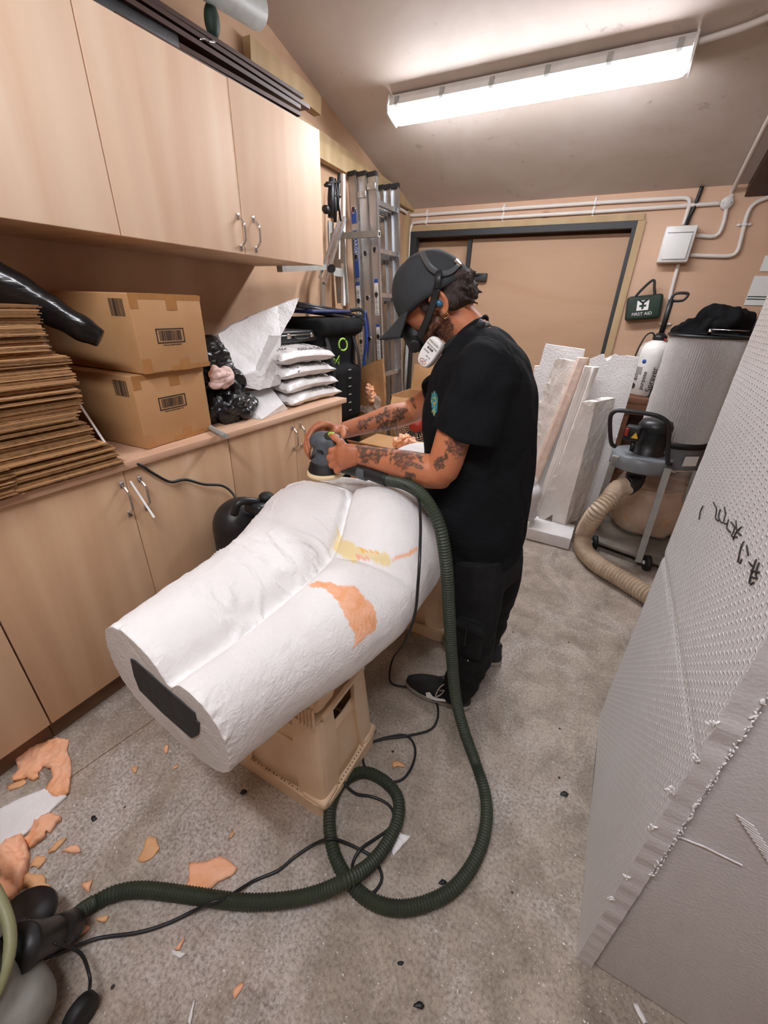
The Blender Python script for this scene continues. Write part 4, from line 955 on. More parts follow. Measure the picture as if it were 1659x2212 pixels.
B().prism([(-1.45, 3.105, .80), (-1.11, 3.105, .80), (-1.12, 3.14, .98), (-1.44, 3.13, .99)], (0, .005, 0)).done('flap', 'cardboard', r); B().prism([(-1.45, 2.78, .795), (-1.11, 2.78, .795), (-1.13, 2.70, .70), (-1.43, 2.70, .69)], (0, .004, .004)).done('flap', 'cardboard', r)
def lump(name, c, r_, mat, label, seed, cat='foam lump', grp='orange foam lumps', fr=28, amp=.35):
    random.seed(seed); sp = []
    for k in range(7): sp.append(((c[0]+random.uniform(-1, 1)*r_[0]*.5, c[1]+random.uniform(-1, 1)*r_[1]*.5, c[2]+random.uniform(-1, 1)*r_[2]*.5), tuple(x*random.uniform(.35, .6) for x in r_)))
    o = blob(name, sp, mat, max(.004, min(r_)*.14), 1, min(r_)*amp, fr); return tag(o, label, cat, grp)
p = aty(800, 850, 2.70); lump('foam_lump', p, (.05, .03, .085), 'orange_foam', 'orange expanding foam lump stuck to the upright cardboard sheet', 3)
o = blob('clear_wrap', [(aty(792, 885, 2.69), (.06, .03, .03)), (aty(815, 870, 2.69), (.03, .02, .05))], 'clear_polythene', .007, 2, .012, 30); tag(o, 'crumpled clear plastic wrap below the orange lump on the cardboard sheet', 'plastic wrap')
r = thing('low_carton', 'low brown carton holding orange foam scraps, behind the forearms of the worker', 'box', (-1.15, 2.25, 0))
B().box((-1.17, 2.27, .30), (.42, .34, .60), bev=.004).done('carton', 'cardboard', r); B().prism([(-.96, 2.12, .60), (-.96, 2.44, .60), (-.87, 2.44, .68), (-.87, 2.12, .68)], (0, 0, .005)).done('flap', 'cardboard', r); B().prism([(-1.37, 2.10, .60), (-.97, 2.10, .60), (-.99, 2.02, .66), (-1.35, 2.02, .66)], (0, 0, .005)).done('flap', 'cardboard', r)
lump('foam_lump', (-1.06, 2.22, .66), (.07, .08, .05), 'orange_foam', 'orange foam lump on the low carton, left one between the forearms', 7)
lump('foam_lump', (-.98, 2.14, .68), (.05, .05, .035), 'orange_foam', 'small orange foam lump on the low carton, nearest the sculpture', 8)
# wire-guard fan
fc = aty(901, 918, 2.55); r = thing('floor_fan', 'metal fan with wire guard and red centre behind the arms of the worker', 'fan', (fc.x, fc.y, 0)); ax = Vector((.25, -1, .25)).normalized(); u = ax.orthogonal().normalized(); w = ax.cross(u)
def ringp(rad, off, n=40): return [fc+ax*off+(u*math.cos(2*PI*i/n)+w*math.sin(2*PI*i/n))*rad for i in range(n)]
b = B()
for rad, off in ((.16, 0), (.16, -.05), (.145, .018), (.13, .026), (.115, .032), (.10, .036), (.085, .04)): b.tube(ringp(rad, off), .0022 if rad < .15 else .004, 5, closed=True)
for i in range(30):
    a = 2*PI*i/30; dq = u*math.cos(a)+w*math.sin(a); b.tube([fc+dq*.05+ax*.042, fc+dq*.11+ax*.034, fc+dq*.16], .0016, 4)
b.done('wire_guard', 'chrome', r); B().lathe([(0, .046), (.045, .044), (.05, .036), (.05, .03)], fc, ax).done('centre_badge', 'red_paint', r)
for i in range(4):
    a = PI/2*i; d1 = u*math.cos(a)+w*math.sin(a); d2 = u*math.cos(a+.6)+w*math.sin(a+.6); B().prism([fc+d1*.03-ax*.01, fc+d1*.14-ax*.0, fc+d2*.14-ax*.03, fc+d2*.03-ax*.02], ax*.003).done('blade', 'dark_metal', r)
B().cyl(fc-ax*.03, fc-ax*.12, .05, .04).done('motor', 'dark_metal', r); B().cyl(fc-ax*.08, (fc.x-.0, fc.y+.10, .01), .012).done('stem', 'dark_metal', r); B().cyl((fc.x, fc.y+.10, .0), (fc.x, fc.y+.10, .02), .15, .14).done('base', 'dark_metal', r)
o = B().cyl(aty(880, 745, 3.9), aty(873, 860, 3.9), .016).cyl(aty(873, 860, 3.9), (aty(873, 860, 3.9).x, 3.9, 0.0), .016).done('grey_pole', 'grey_frame'); tag(o, 'thin grey metal pole standing in the left side of the doorway', 'pole')
# ---------------------------------------------------------------- back wall electrics
YW = YB-.015
def Y3(px, py, y=YW): return aty(px, py, y)
def conduit(name, pts, label, r=.0125, mat='conduit_plastic'):
    return tag(B().tube(crs(pts, .02), r, 10).done(name, mat), label, 'conduit', 'white conduit pipes')
def bend(a, b, c, r=.05):   # rounded corner points
    a, b, c = Vector(a), Vector(b), Vector(c); u = (a-b).normalized(); v = (c-b).normalized()
    return [b+u*r, b+u*r*.25+v*r*.25, b+v*r]
y1_ = lambda px, py: Y3(px, py)
A = y1_(1472, 490); Bc = y1_(1475, 430)
z_hi, z_lo = 2.112, 2.058
conduit('conduit', [(XL+.02, 3.55, z_hi+.03), (XL+.02, 3.90, z_hi+.015)]+bend((XL+.02, 3.90, z_hi+.01), (XL+.02, YW, z_hi), (-1.7, YW, z_hi), .06)+[(-1.5, YW, z_hi), (-.5, YW, z_hi), (.05, YW, z_hi-.005)]+bend((.05, YW, z_hi-.005), (.135, YW, z_hi-.007), (.135, YW, 2.0), .04)+[(.135, YW, 2.0), (.132, YW, 1.95)], 'upper white conduit pipe over the doorway, curving down into the fuse box')
conduit('conduit', [(XL+.035, YW, 1.80), (XL+.035, YW, 1.95)]+bend((XL+.035, YW, 1.95), (XL+.035, YW, z_lo), (-1.5, YW, z_lo), .07)+[(-1.5, YW, z_lo), (-.5, YW, z_lo), (.31, YW, z_lo+.005)], 'lower white conduit pipe over the doorway, running to the round junction box')
conduit('conduit', [y1_(1571, 440), y1_(1566, 470)]+bend(y1_(1562, 485), y1_(1552, 511), y1_(1525, 511), .035)+[y1_(1522, 510), y1_(1500, 509)], 'short white conduit pipe bending from the junction box into the fuse box')
conduit('conduit', [(.62, YB-.22, 2.18), (.60, YW-.05, 2.13), (.575, YW, 2.09), y1_(1622, 448), y1_(1600, 520)]+bend(y1_(1598, 530), y1_(1590, 553), y1_(1560, 553), .04)+[y1_(1545, 553), y1_(1487, 551)], 'white conduit pipe dropping at the right and turning into the side of the fuse box')
conduit('conduit', [y1_(1466, 570), y1_(1450, 630), y1_(1437, 690), (y1_(1437, 690).x, YW, .93)], 'white conduit pipe running down the wall from the fuse box')
conduit('conduit', [(.352, YB-.02, 2.095), (.352, YB-.06, 2.145), (.352, 3.0, zc(3.0)-.05), (.40, 2.0, zc(2.0)-.05)], 'white conduit pipe climbing the sloped ceiling from the junction box')
p = Vector((-.055, 2.86, zc(2.86)-.022)); conduit('conduit', [p, (.15, 2.82, zc(2.82)-.022), (.37, 2.72, zc(2.72)-.022)], 'white conduit pipe on the ceiling at the right end of the glowing light')
for x in (-1.80, -1.13, -.46):
    for z in (z_hi, z_lo):
        b = B(); b.box((x, YW-.002, z), (.016, .030, .030), bev=.004); 
        for s_ in (-1, 1): b.ell((x, YW+.008, z+s_*.026), (.009, .006, .012), sub=2)
        tag(b.done('pipe_clip', 'white_plastic'), 'small white saddle clip on the conduit pipes over the doorway', 'clip', 'white saddle clips above the doorway')
for (px, py, lb) in ((1608, 485, 'white saddle clip on the right-hand conduit beside the fuse box'), (1437, 700, 'white saddle clip on the conduit below the first aid bag')):
    c_ = Y3(px, py); b = B().box(c_, (.03, .03, .016), bev=.004)
    for s_ in (-1, 1): b.ell(c_+V(s_*.028, .008, 0), (.013, .006, .009), sub=2)
    tag(b.done('pipe_clip', 'white_plastic'), lb, 'clip')
r = thing('junction_box', 'round white junction box at the top right of the back wall', 'junction box', (.342, YW, 2.06)); B().lathe([(.036, 0), (.036, .022), (.034, .028), (0, .029)], (.342, YB, 2.062), (0, -1, 0)).done('box', 'white_plastic', r)
for s_ in (-1, 1): B().cyl((.342+s_*.022, YB-.03, 2.062), (.342+s_*.022, YB-.027, 2.062), .004).done('screw', 'grey_frame', r)
r = thing('fuse_box', 'white wall fuse box with a grey flap on the back wall', 'fuse box', (.12, YB, 1.72))
B().box((.128, YB-.045, 1.833), (.185, .085, .215), bev=.008).done('enclosure', 'white_plastic', r); B().box((.130, YB-.092, 1.818), (.145, .012, .150), bev=.006).done('flap', 'paper_white', r)
B().box((.130, YB-.0885, 1.900), (.150, .003, .003)).done('flap_edge', 'dark_metal', r)
o = B().tube(crs([(.152, YB-.05, 1.935), (.155, YB-.02, 1.99), (.168, YB-.015, 2.06), (.176, YB-.02, ZE-.0)], .01), .012, 8).done('black_cable', 'cable_black'); tag(o, 'thick black cable dropping from the ceiling into the top of the fuse box', 'cable')
r = thing('metal_switch', 'small grey metal switch box left of the doorway', 'switch', (XL+.035, YB-.02, 1.72)); B().box((XL+.042, YB-.022, 1.745), (.065, .04, .10), bev=.004).done('back_box', 'grey_frame', r); B().box((XL+.042, YB-.044, 1.75), (.014, .006, .024), bev=.002).done('rocker', 'white_plastic', r)
# first aid bag
r = thing('first_aid_bag', 'dark green first aid bag with a white cross hanging on the back wall', 'bag', (.03, YB-.05, 1.34)); R = Matrix.Rotation(-.13, 3, 'Y')
fc_ = Vector((.035, YB-.045, 1.440)); hw, hh = .115, .083
b = B().box(fc_, (hw*2, .075, hh*2), R, bev=.022, seg=4); b.done('bag_body', 'first_aid_green', r)
def fp(u, v, e=.0): return fc_+R @ V(u, -.0385-e, v)
B().tube([fp(-.10, .067, -.006), fp(0, .070, -.004), fp(.10, .067, -.006)], .003, 6).done('zip', 'black_rubber', r)
B().tube(crs([fp(-.075, .06, -.01), fp(-.03, .12, -.01), fp(.035, .175, -.015), fp(.05, .12, -.01), fp(.062, .065, -.01)], .01), .009, 8, flat=((0, 1, 0), (.3, 1))).done('carry_strap', 'black_rubber', r)
B().prism([fp(-.045, -.018, .001), fp(.030, -.018, .001), fp(.030, .048, .001), fp(-.045, .048, .001)], (0, -.0008, 0)).done('white_patch', 'white_paint', r)
cr = [(-.007, -.022), (.007, -.022), (.007, -.007), (.022, -.007), (.022, .007), (.007, .007), (.007, .022), (-.007, .022), (-.007, .007), (-.022, .007), (-.022, -.007), (-.007, -.007)]
B().prism([fp(-.0075+a, .012+c_, .002) for a, c_ in cr], (0, -.0006, 0)).done('cross_symbol', 'first_aid_green', r)
text('first_aid_text', 'FIRST AID', .030, fp(-.007, -.042, .0012), R @ V(1, 0, 0), R @ V(0, 0, 1), 'white_paint', r, align='CENTER')
b = B().tube(crs([fp(-.035, .052, .003), fp(-.01, .036, .006), fp(.02, .052, .003)], .006), .005, 6).done('front_loop', 'black_rubber', r)
for (a_, b2, nm, lb) in (((1630, 596), (1668, 658), 'paper_notice', 'white notice with green stripes pinned at the right edge of the back wall'), ((1653, 552), (1690, 582), 'paper_note', 'small white note pinned above the striped notice')):
    pA = Y3(*a_, YB-.004); r = thing(nm, lb, 'notice', pA); wx = .22; hz_ = .175 if nm == 'paper_notice' else .09
    B().prism([pA, pA+V(wx, 0, 0), pA+V(wx, 0, -hz_), pA+V(.0, 0, -hz_)], (0, -.002, 0)).done('sheet', 'paper_white', r)
    if nm == 'paper_notice':
        for dz in (.12, .135): B().prism([pA+V(0.004, -.003, -dz), pA+V(wx, -.003, -dz), pA+V(wx, -.003, -dz-.006), pA+V(.004, -.003, -dz-.006)], (0, -.0005, 0)).done('green_stripe', 'first_aid_green', r)
# ---------------------------------------------------------------- leaning foam pieces behind the worker
G2 = 'white foam pieces leaning behind the worker'
def fy(y): return lambda px, py: aty(px, py, y)
def q4(pts): return sc(pts, 1120, 730, 4.8071)
kw = dict(cat='polystyrene piece', grp=G2)
shard('foam_sheet', q4([(165, 290), (215, 290), (280, 62), (690, 120), (520, 900), (300, 1900), (60, 1900), (90, 1000)]), 0, (0, .03, 0), 'polystyrene', 'tall flat white polystyrene sheet leaning furthest left behind the worker', amp=.001, fn=fy(3.06), cuts=3, **kw)
shard('foam_sheet', q4([(740, 222), (860, 172), (890, 172), (895, 215), (915, 240), (945, 225), (975, 180), (1005, 170), (1035, 185), (1060, 232), (1085, 232), (1115, 182), (1255, 200), (1180, 500), (960, 1250), (800, 1750), (560, 1960), (600, 1000)]), 0, (0, .03, 0), 'polystyrene', 'white polystyrene sheet with a scalloped top edge leaning beside the dust extractor', amp=.001, fn=fy(3.12), cuts=3, **kw)
shard('foam_offcut_board', q4([(385, 225), (420, 212), (600, 245), (420, 850), (200, 1500), (130, 1600), (120, 1100), (200, 700)]), 0, (0, .04, 0), 'polystyrene_dirty', 'curved cream-stained polystyrene slab leaning on the leftmost sheet', amp=.005, fn=fy(2.97), cuts=4, **kw)
def moulding(name, top, bot, y, prof, mat, label):      # profiled strip between two image points (x at both ends)
    b = B(); rs = []
    for i in range(40):
        t = i/39; c0_ = Vector(aty(*top, y)).lerp(Vector(aty(*bot, y)), t)
        rs.append([c0_+V(a, c_, 0)+V(.0015*noise.noise(Vector((t*30, a*50, 1))), .0025*noise.noise(Vector((t*22, a*60, 7))), .004*noise.noise(Vector((a*40, 2, 1))) if i in (0, 39) else 0) for a, c_ in prof])
    return tag(b.rings(rs, sm=False).done(name, mat), label, 'polystyrene piece', G2)
tp = q4([(670, 200), (775, 300), (750, 670)]); bt = q4([(160, 1440), (195, 1860), (400, 1930)])
moulding('foam_moulding', (1258, 773), (1150, 1045), 2.93, [(-.028, 0), (-.014, -.012), (.020, -.012), (.034, 0), (.034, .04), (-.028, .04)], 'stained_foam', 'narrow pinkish-stained polystyrene strip leaning in the middle of the foam pieces')
moulding('foam_moulding', (1276, 792), (1160, 1118), 2.88, [(-.035, 0), (-.030, -.022), (-.006, -.022), (-.002, -.008), (.008, -.008), (.012, -.018), (.022, -.030), (.034, -.026), (.044, -.01), (.046, .03), (-.035, .03)], 'polystyrene_dirty', 'fluted white polystyrene moulding leaning next to the pinkish strip')
# thick slab: rough front edge and a shaded side
fr_ = q4([(655, 670), (720, 655), (800, 668), (760, 860), (640, 1350), (540, 1700), (475, 1955), (345, 1940), (350, 1840), (250, 1900), (200, 1900), (260, 1650), (470, 1200)])
shard('foam_slab', fr_, 0, (.10, .25, 0), 'polystyrene_dirty', 'thick polystyrene slab with a torn cream edge and shaded grey side', amp=.006, fn=fy(2.80), cuts=4, **kw)
pf = q4([(85, 1955), (515, 1985), (510, 2140), (85, 2100)]); a0 = F(*pf[3], 0); a1 = F(*pf[2], 0)
o = B().box(((a0.x+a1.x)/2, a0.y+.12, .045), (a1.x-a0.x+.03, .22, .085), bev=.006).done('foam_plinth', 'polystyrene'); tag(o, 'low white polystyrene block lying on the floor under the leaning pieces', 'polystyrene piece', G2)
o = blob('rounded_offcut', [(aty(1150, 1068, 2.70), (.06, .08, .075)), (aty(1146, 1045, 2.72), (.045, .07, .06)), (aty(1150, 1068, 2.70)+V(0, 0, -.08), (.05, .07, .06)), (aty(1150, 1068, 2.70)+V(0, 0, -.14), (.06, .08, .05))], 'smooth_foam', .008, 4); tag(o, 'small rounded grey-white foam offcut just behind the worker', 'polystyrene piece', G2)
# ---------------------------------------------------------------- workbench with sprayer, cloth, roll
r = thing('workbench', 'dark wooden workbench against the back wall behind the dust extractor', 'workbench', (1.1, 3.65, 0))
B().box((1.11, 3.64, .866), (2.14, .62, .04), bev=.003).done('bench_top', 'bench_wood', r); B().box((1.11, 3.345, .81), (2.1, .03, .07)).done('rail', 'bench_wood', r)
for x in (.09, 1.1, 2.1):
    for y in (3.37, 3.90): B().box((x, y, .42), (.07, .07, .84)).done('leg', 'bench_wood', r)
B().box((1.1, 3.64, .34), (2.05, .56, .02)).done('shelf', 'bench_wood', r); B().box((1.1, 3.92, .55), (2.0, .012, .5)).done('back_panel', 'dark_board', r)
r = thing('pump_sprayer', 'white pump sprayer bottle with black handle standing on the workbench', 'sprayer', (.175, 3.50, .887)); sp0 = Vector((.175, 3.50, .887))
B().lathe([(.0, 0), (.090, .0), (.100, .012), (.100, .26), (.098, .30), (.080, .335), (.045, .352), (.036, .36)], sp0, n=32).done('bottle', 'white_plastic', r)
B().lathe([(.040, 0), (.042, .03), (.035, .036), (.02, .05)], sp0+V(0, 0, .352)).done('cap', 'black_plastic', r)
B().cyl(sp0+V(0, 0, .39), sp0+V(0, 0, .60), .016).done('pump_rod', 'black_plastic', r)
B().tube(crs([sp0+V(0, 0, .565), sp0+V(0, 0, .615), sp0+V(.02, 0, .635), sp0+V(.075, 0, .635), sp0+V(.08, 0, .62), sp0+V(.06, 0, .595), sp0+V(.0, 0, .59)], .008), .0085, 8).done('handle', 'black_plastic', r)
B().tube(crs([sp0+V(-.03, -.02, .37), sp0+V(-.05, -.03, .40), sp0+V(-.085, -.04, .38), sp0+V(-.11, -.05, .28), sp0+V(-.115, -.05, .15), sp0+V(-.10, -.06, .01)], .01), .005, 8).done('spray_hose', 'black_rubber', r)
B().tube(crs([sp0+V(.075, -.05, .33), sp0+V(.07, -.075, .22), sp0+V(.055, -.095, .10), sp0+V(.03, -.10, -.02), sp0+V(.00, -.19, -.10)], .012), .011, 8, flat=((0, -1, 0), (.25, 1))).done('shoulder_strap', 'black_rubber', r)
B().cyl(sp0+V(.03, -.033, .365), sp0+V(.03, -.044, .365), .007).done('relief_valve', 'red_paint', r)
def curved_text(nm, body, size, ang0, z0, par, lift=.0012, rad=.1005):
    o = text(nm, body, size, (0, 0, 0), (1, 0, 0), (0, 1, 0), 'print_ink', None, lift=0)
    off = world_loc(par)
    for v in o.data.vertices:
        a = ang0+v.co.y/-rad if False else ang0+v.co.y/rad*-1
        v.co = Vector((sp0.x+math.sin(a)*(rad+lift+v.co.z), sp0.y-math.cos(a)*(rad+lift+v.co.z), sp0.z+z0+v.co.x))-off
    o.parent = par; return o
curved_text('sprayer_text', 'Sprayer', .052, .22, .035, r); curved_text('purpose_text', 'purpose', .036, -.28, .045, r); curved_text('all_text', '\u25cf all', .05, -.85, .04, r)
b = B()
for k in range(5): a = -.62; b.box((sp0.x+math.sin(-.55-.09*k)*.1015, sp0.y-math.cos(-.55-.09*k)*.1015, sp0.z+.165), (.003, .001, .05-.006*(k % 2)), -.55-.09*k)
b.done('small_print', 'print_ink', r)['kind'] = 'stuff'; 
b = B().lathe([(0, .1020), (.012, .1012), (.014, .0995)], (sp0.x, sp0.y, sp0.z+.225), (math.sin(-.55), -math.cos(-.55), 0)); b.done('blue_logo', 'label_blue', r)
o = blob('black_cloth', [((.46, 3.66, 1.18), (.24, .18, .24)), ((.62, 3.70, 1.16), (.20, .18, .22)), ((.36, 3.68, 1.24), (.13, .12, .08)), ((.50, 3.62, 1.37), (.16, .12, .09)), ((.62, 3.66, 1.28), (.10, .10, .10)), ((.44, 3.60, 1.36), (.07, .10, .08))], 'black_cotton', .010, 2, .03, 9); tag(o, 'heap of black cloth piled on the workbench behind the silver filter', 'cloth')
o = B().cyl((.62, 3.50, 1.01), (.80, 3.50, 1.01), .035, n=24).cyl((.60, 3.50, 1.01), (.62, 3.50, 1.01), .022).done('amber_roll', 'amber'); 
o.location.z = .888; tag(o, 'amber coloured roll lying on the bench beside the filter', 'roll')
o = B().box((.78, 3.48, .895), (.24, .16, .012)).box((.80, 3.50, .92), (.2, .14, .04), .2, bev=.01).done('grey_tray', 'grey_frame'); o.location.z = .888; tag(o, 'grey tray of odds and ends on the bench at the right', 'tray')
# ---------------------------------------------------------------- dust extractor
r = thing('dust_extractor', 'grey dust extractor with a silver pleated filter drum and clear waste bag', 'dust extractor', (.36, 2.95, 0))
fx, fy_ = .385, 3.09
NP = 96; rs = []
for z in [.715+.585*i/36 for i in range(37)]:
    rs.append([Vector((fx+math.cos(2*PI*j/(NP*2))*(.188-(.009 if j % 2 else 0)-(.002 if (i_ := int(z*1000)) % 2 else 0)), fy_+math.sin(2*PI*j/(NP*2))*(.188-(.009 if j % 2 else 0)), z)) for j in range(NP*2)])
flt = B().rings(rs, sm=False).done('filter_drum', 'filter_mesh', r)
B().lathe([(0, 1.300), (.196, 1.300), (.198, 1.306), (.198, 1.292)], (fx, fy_, 0), n=48).done('filter_top', 'dark_metal', flt); B().lathe([(.192, .69), (.198, .69), (.198, .722), (.190, .722)], (fx, fy_, 0), n=48).done('filter_band', 'black_rubber', flt)
B().cyl((fx, fy_, 1.303), (fx, fy_, 1.335), .008).cyl((fx, fy_, 1.332), (fx+.19, fy_-.01, 1.332), .0035).done('crank_arm', 'chrome', r); B().cyl((fx+.19, fy_-.01, 1.325), (fx+.20, fy_-.01, 1.43), .013, .016).done('crank_grip', 'black_plastic', r)
B().lathe([(0, .56), (.182, .56), (.186, .565), (.186, .685), (.19, .69), (0, .692)], (fx, fy_, 0), n=48).done('collector_ring', 'grey_paint', r)
B().box((fx+.11, fy_-.155, .62), (.09, .002, .06), Matrix.Rotation(.62, 3, 'Z')).done('rating_label', 'paper_white', r)
B().lathe([(.186, .548), (.193, .548), (.193, .562), (.186, .562)], (fx, fy_, 0), n=48).done('clamp_band', 'chrome', r); B().box((fx+.02, fy_-.197, .556), (.07, .014, .018), bev=.003).done('clamp_latch', 'chrome', r)
def bagf(sc_, z0, z1, amp, seed):
    rs = []
    for i in range(28):
        t = i/27; z = z0+(z1-z0)*t; rad = (.185+.045*math.sin(PI*min(1, t*1.15))**.7-(.05 if t < .03 else 0))*sc_ if t < .9 else .19*sc_
        rs.append([Vector((fx+math.cos(a)*(rad+amp*noise.noise(Vector((math.cos(a)*2.2, math.sin(a)*2.2, z*7+seed)))), fy_+math.sin(a)*(rad+amp*noise.noise(Vector((math.cos(a)*2.2, math.sin(a)*2.2, z*7+seed)))), z)) for a in [2*PI*j/56 for j in range(56)]])
    return B().rings(rs)
bagf(1.0, .075, .552, .03, 0).done('waste_bag', 'clear_polythene', r); bagf(.93, .082, .40, .025, 3).done('sawdust_load', 'sawdust', r)
dc = Vector((.232, 2.775, 0))
B().lathe([(0, .585), (.155, .585), (.163, .59), (.163, .662), (.155, .668), (.09, .670), (0, .67)], dc, n=48).done('blower_housing', 'grey_paint', r); B().box((.33, 2.93, .625), (.12, .24, .075), Matrix.Rotation(-.45, 3, 'Z')).done('duct', 'grey_paint', r)
B().lathe([(0, .668), (.088, .668), (.088, .675), (.078, .68), (.078, .80), (.084, .803), (.088, .83), (.075, .86), (.05, .868), (0, .87)], dc+V(.02, .01, 0), n=36).done('motor', 'black_plastic', r)
B().box((.145, 2.705, .79), (.075, .06, .085), Matrix.Rotation(-.2, 3, 'Z'), bev=.008).done('switch_box', 'black_plastic', r); B().box((.113, 2.670, .80), (.018, .008, .045), Matrix.Rotation(-.2, 3, 'Z'), bev=.003).done('red_switch', 'red_paint', r)
pt = Vector((.158, 2.668, .785)); B().prism([pt+V(-.018, -.002, -.014), pt+V(.018, -.008, -.014), pt+V(0, -.004, .020)], (0, -.001, 0)).done('warning_triangle', 'yellow', r); B().cyl((.16, 2.70, .75), (.165, 2.695, .69), .012).done('cable_gland', 'black_plastic', r)
hp = [aty(1330, 965, 2.66), aty(1320, 955, 2.65), aty(1318, 905, 2.65), aty(1326, 890, 2.65), aty(1342, 887, 2.65), aty(1400, 894, 2.65), aty(1432, 904, 2.65), aty(1445, 925, 2.65), aty(1442, 995, 2.65), aty(1450, 1003, 2.66)]
B().tube(crs(hp, .012), .0115, 10).done('handle', 'black_plastic', r)
for (t0, b0) in (((1443, 1012), (1378, 1214)), ((1330, 985), (1283, 1118))):
    yy = 2.66; tA, tB = aty(*t0, yy), Vector(atz(b0[0], b0[1], .05)); B().bar(tA, tB, .034, .012, (0, 1, 0)).done('leg', 'grey_frame', r)
B().bar((fx+.16, fy_-.12, .56), (fx+.19, fy_-.05, .05), .03, .012, (0, 1, 0)).done('leg', 'grey_frame', r)
B().box((.37, 3.00, .055), (.50, .66, .022), Matrix.Rotation(-.25, 3, 'Z'), bev=.004).done('base_plate', 'dusty_base', r)
for (x, y) in ((.42, 2.625), (.12, 2.72), (.62, 3.25), (.18, 3.35)):
    w_ = B().lathe([(0, -.014), (.034, -.014), (.034, .014), (0, .014)], (x, y, .048), (1, .25, 0), 24).done('wheel', 'red_paint', r); B().lathe([(.034, -.015), (.048, -.012), (.048, .012), (.034, .015)], (x, y, .048), (1, .25, 0), 24).done('tyre', 'black_rubber', w_); B().lathe([(0, -.022), (.012, -.022), (.012, -.012), (0, -.012)], (x, y, .048), (1, .25, 0), 12).done('hub_cap', 'white_paint', w_)
B().tube(crs([dc+V(.0, 0, .60), dc+V(.0, -.0, .53), dc+V(-.005, -.03, .49), dc+V(-.035, -.07, .465)], .01), [.055]*6+[.055]*40 if False else .054, 20).done('inlet_elbow', 'black_plastic', r)
e0 = dc+V(-.030, -.06, .472)
hp = [e0, dc+V(-.075, -.10, .46), aty(1316, 1078, 2.60), aty(1285, 1112, 2.56), F(1262, 1152, .12), F(1262, 1188, .057), F(1295, 1222, .055), F(1350, 1255, .055), F(1410, 1292, .055), F(1480, 1330, .055), F(1560, 1365, .055)]
dh = thing('extraction_hose', 'tan ribbed flexible hose curling from the dust extractor onto the floor', 'hose', (.1, 2.4, 0)); ribbed('ribbed_hose', hp, .054, .019, .0085, 'tan_hose', dh, 22)
# ---------------------------------------------------------------- shop vacuum at the lower left corner
r = thing('workshop_vacuum', 'black and grey workshop vacuum cut off at the lower left corner of the photo', 'vacuum', (-.9, -.25, 0))
fuse(B().box((-.905, -.26, .105), (.42, .47, .15), bev=.06, seg=4).box((-.905, -.26, .16), (.36, .42, .16), bev=.05, seg=4).done('tank', 'grey_vac', r), .010, 5)
fuse(B().box((-.925, -.27, .255), (.40, .44, .21), bev=.07, seg=4).ell((-.93, -.22, .33), (.17, .20, .07)).done('motor_head', 'black_plastic', r), .010, 5)
B().tube(crs([(-1.08, -.02, .30), (-.90, -.015, .305), (-.775, -.04, .265), (-.73, -.12, .22), (-.725, -.26, .20)], .015), .011, 10).done('edge_trim', 'olive_trim', r)
c0_ = gp[0]; c1_ = Vector((-.795, -.045, .20)); dd = (c1_-c0_)
B().lathe([(.028, -.03), (.034, -.028), (.034, .03), (.031, .032), (.033, .034), (.038, dd.length*.65), (.045, dd.length*.9), (.045, dd.length), (0, dd.length)], c0_, dd, 24).done('hose_connector', 'black_plastic', r)
B().lathe([(0, .02), (.05, .02), (.056, .01), (.056, 0), (0, 0)], (-.905, -.005, .10), (0, .3, 1), 32).done('round_cap', 'black_plastic', r)
for (x, y) in ((-.675, -.03), (-1.12, -.03), (-.70, -.47), (-1.10, -.47)): B().lathe([(0, -.014), (.030, -.014), (.034, -.008), (.034, .008), (.030, .014), (0, .014)], (x, y, .034), (1, .1, 0), 24).done('castor', 'black_rubber', r)
B().tube(crs([(-.76, .0, .17), (-.735, .02, .10), (-.70, .01, .06), (-.675, 0, .075)], .01), .0035, 6).done('hanging_lead', 'cable_black', r)
# ---------------------------------------------------------------- debris on the floor
def flake(poly, mat, label, z=.002, t=.006, amp=.003, cat='foam scrap', grp='orange foam scraps on the floor', name='foam_scrap', curl=.0):
    pts = [F(px, py, z) for px, py in poly]; cx = sum((p for p in pts), Vector())/len(pts); b = B(); bm = b.bm
    vs = [bm.verts.new(p) for p in pts]; f = bm.faces.new(vs); f.normal_update()
    bmesh.ops.triangulate(bm, faces=bm.faces[:])
    for _ in range(4):
        es = [e for e in bm.edges if e.calc_length() > .010]
        if not es: break
        bmesh.ops.subdivide_edges(bm, edges=es, cuts=1); bmesh.ops.triangulate(bm, faces=[g for g in bm.faces if len(g.verts) > 3])
    R_ = max((p-cx).length for p in pts)
    bnd = {v for e in bm.edges if e.is_boundary for v in e.verts}
    for v in bm.verts:
        k = (v.co-cx).length/R_; h = amp*(noise.noise(v.co*30)+.8*noise.noise(v.co*75))+curl*(k**2)*max(0, noise.noise(v.co*6+Vector((1, 5, 2)))+.4)
        v.co.z = z+t+max(-t*.6, h)
        if v in bnd: v.co += Vector((noise.noise(v.co*90)*.003, noise.noise(v.co*90+Vector((4, 4, 4)))*.003, -t*.2))
    ret = bmesh.ops.extrude_face_region(bm, geom=bm.faces[:]); 
    for g in ret['geom']:
        if isinstance(g, bmesh.types.BMVert): g.co.z = max(.0008, g.co.z-t)
    for g in bm.faces: g.smooth = True
    return tag(b.done(name, mat), label, cat, grp)
def q5(pts): return sc(pts, 0, 1580, 5.53)
def q2(pts): return sc(pts, 0, 1500, 2.37)
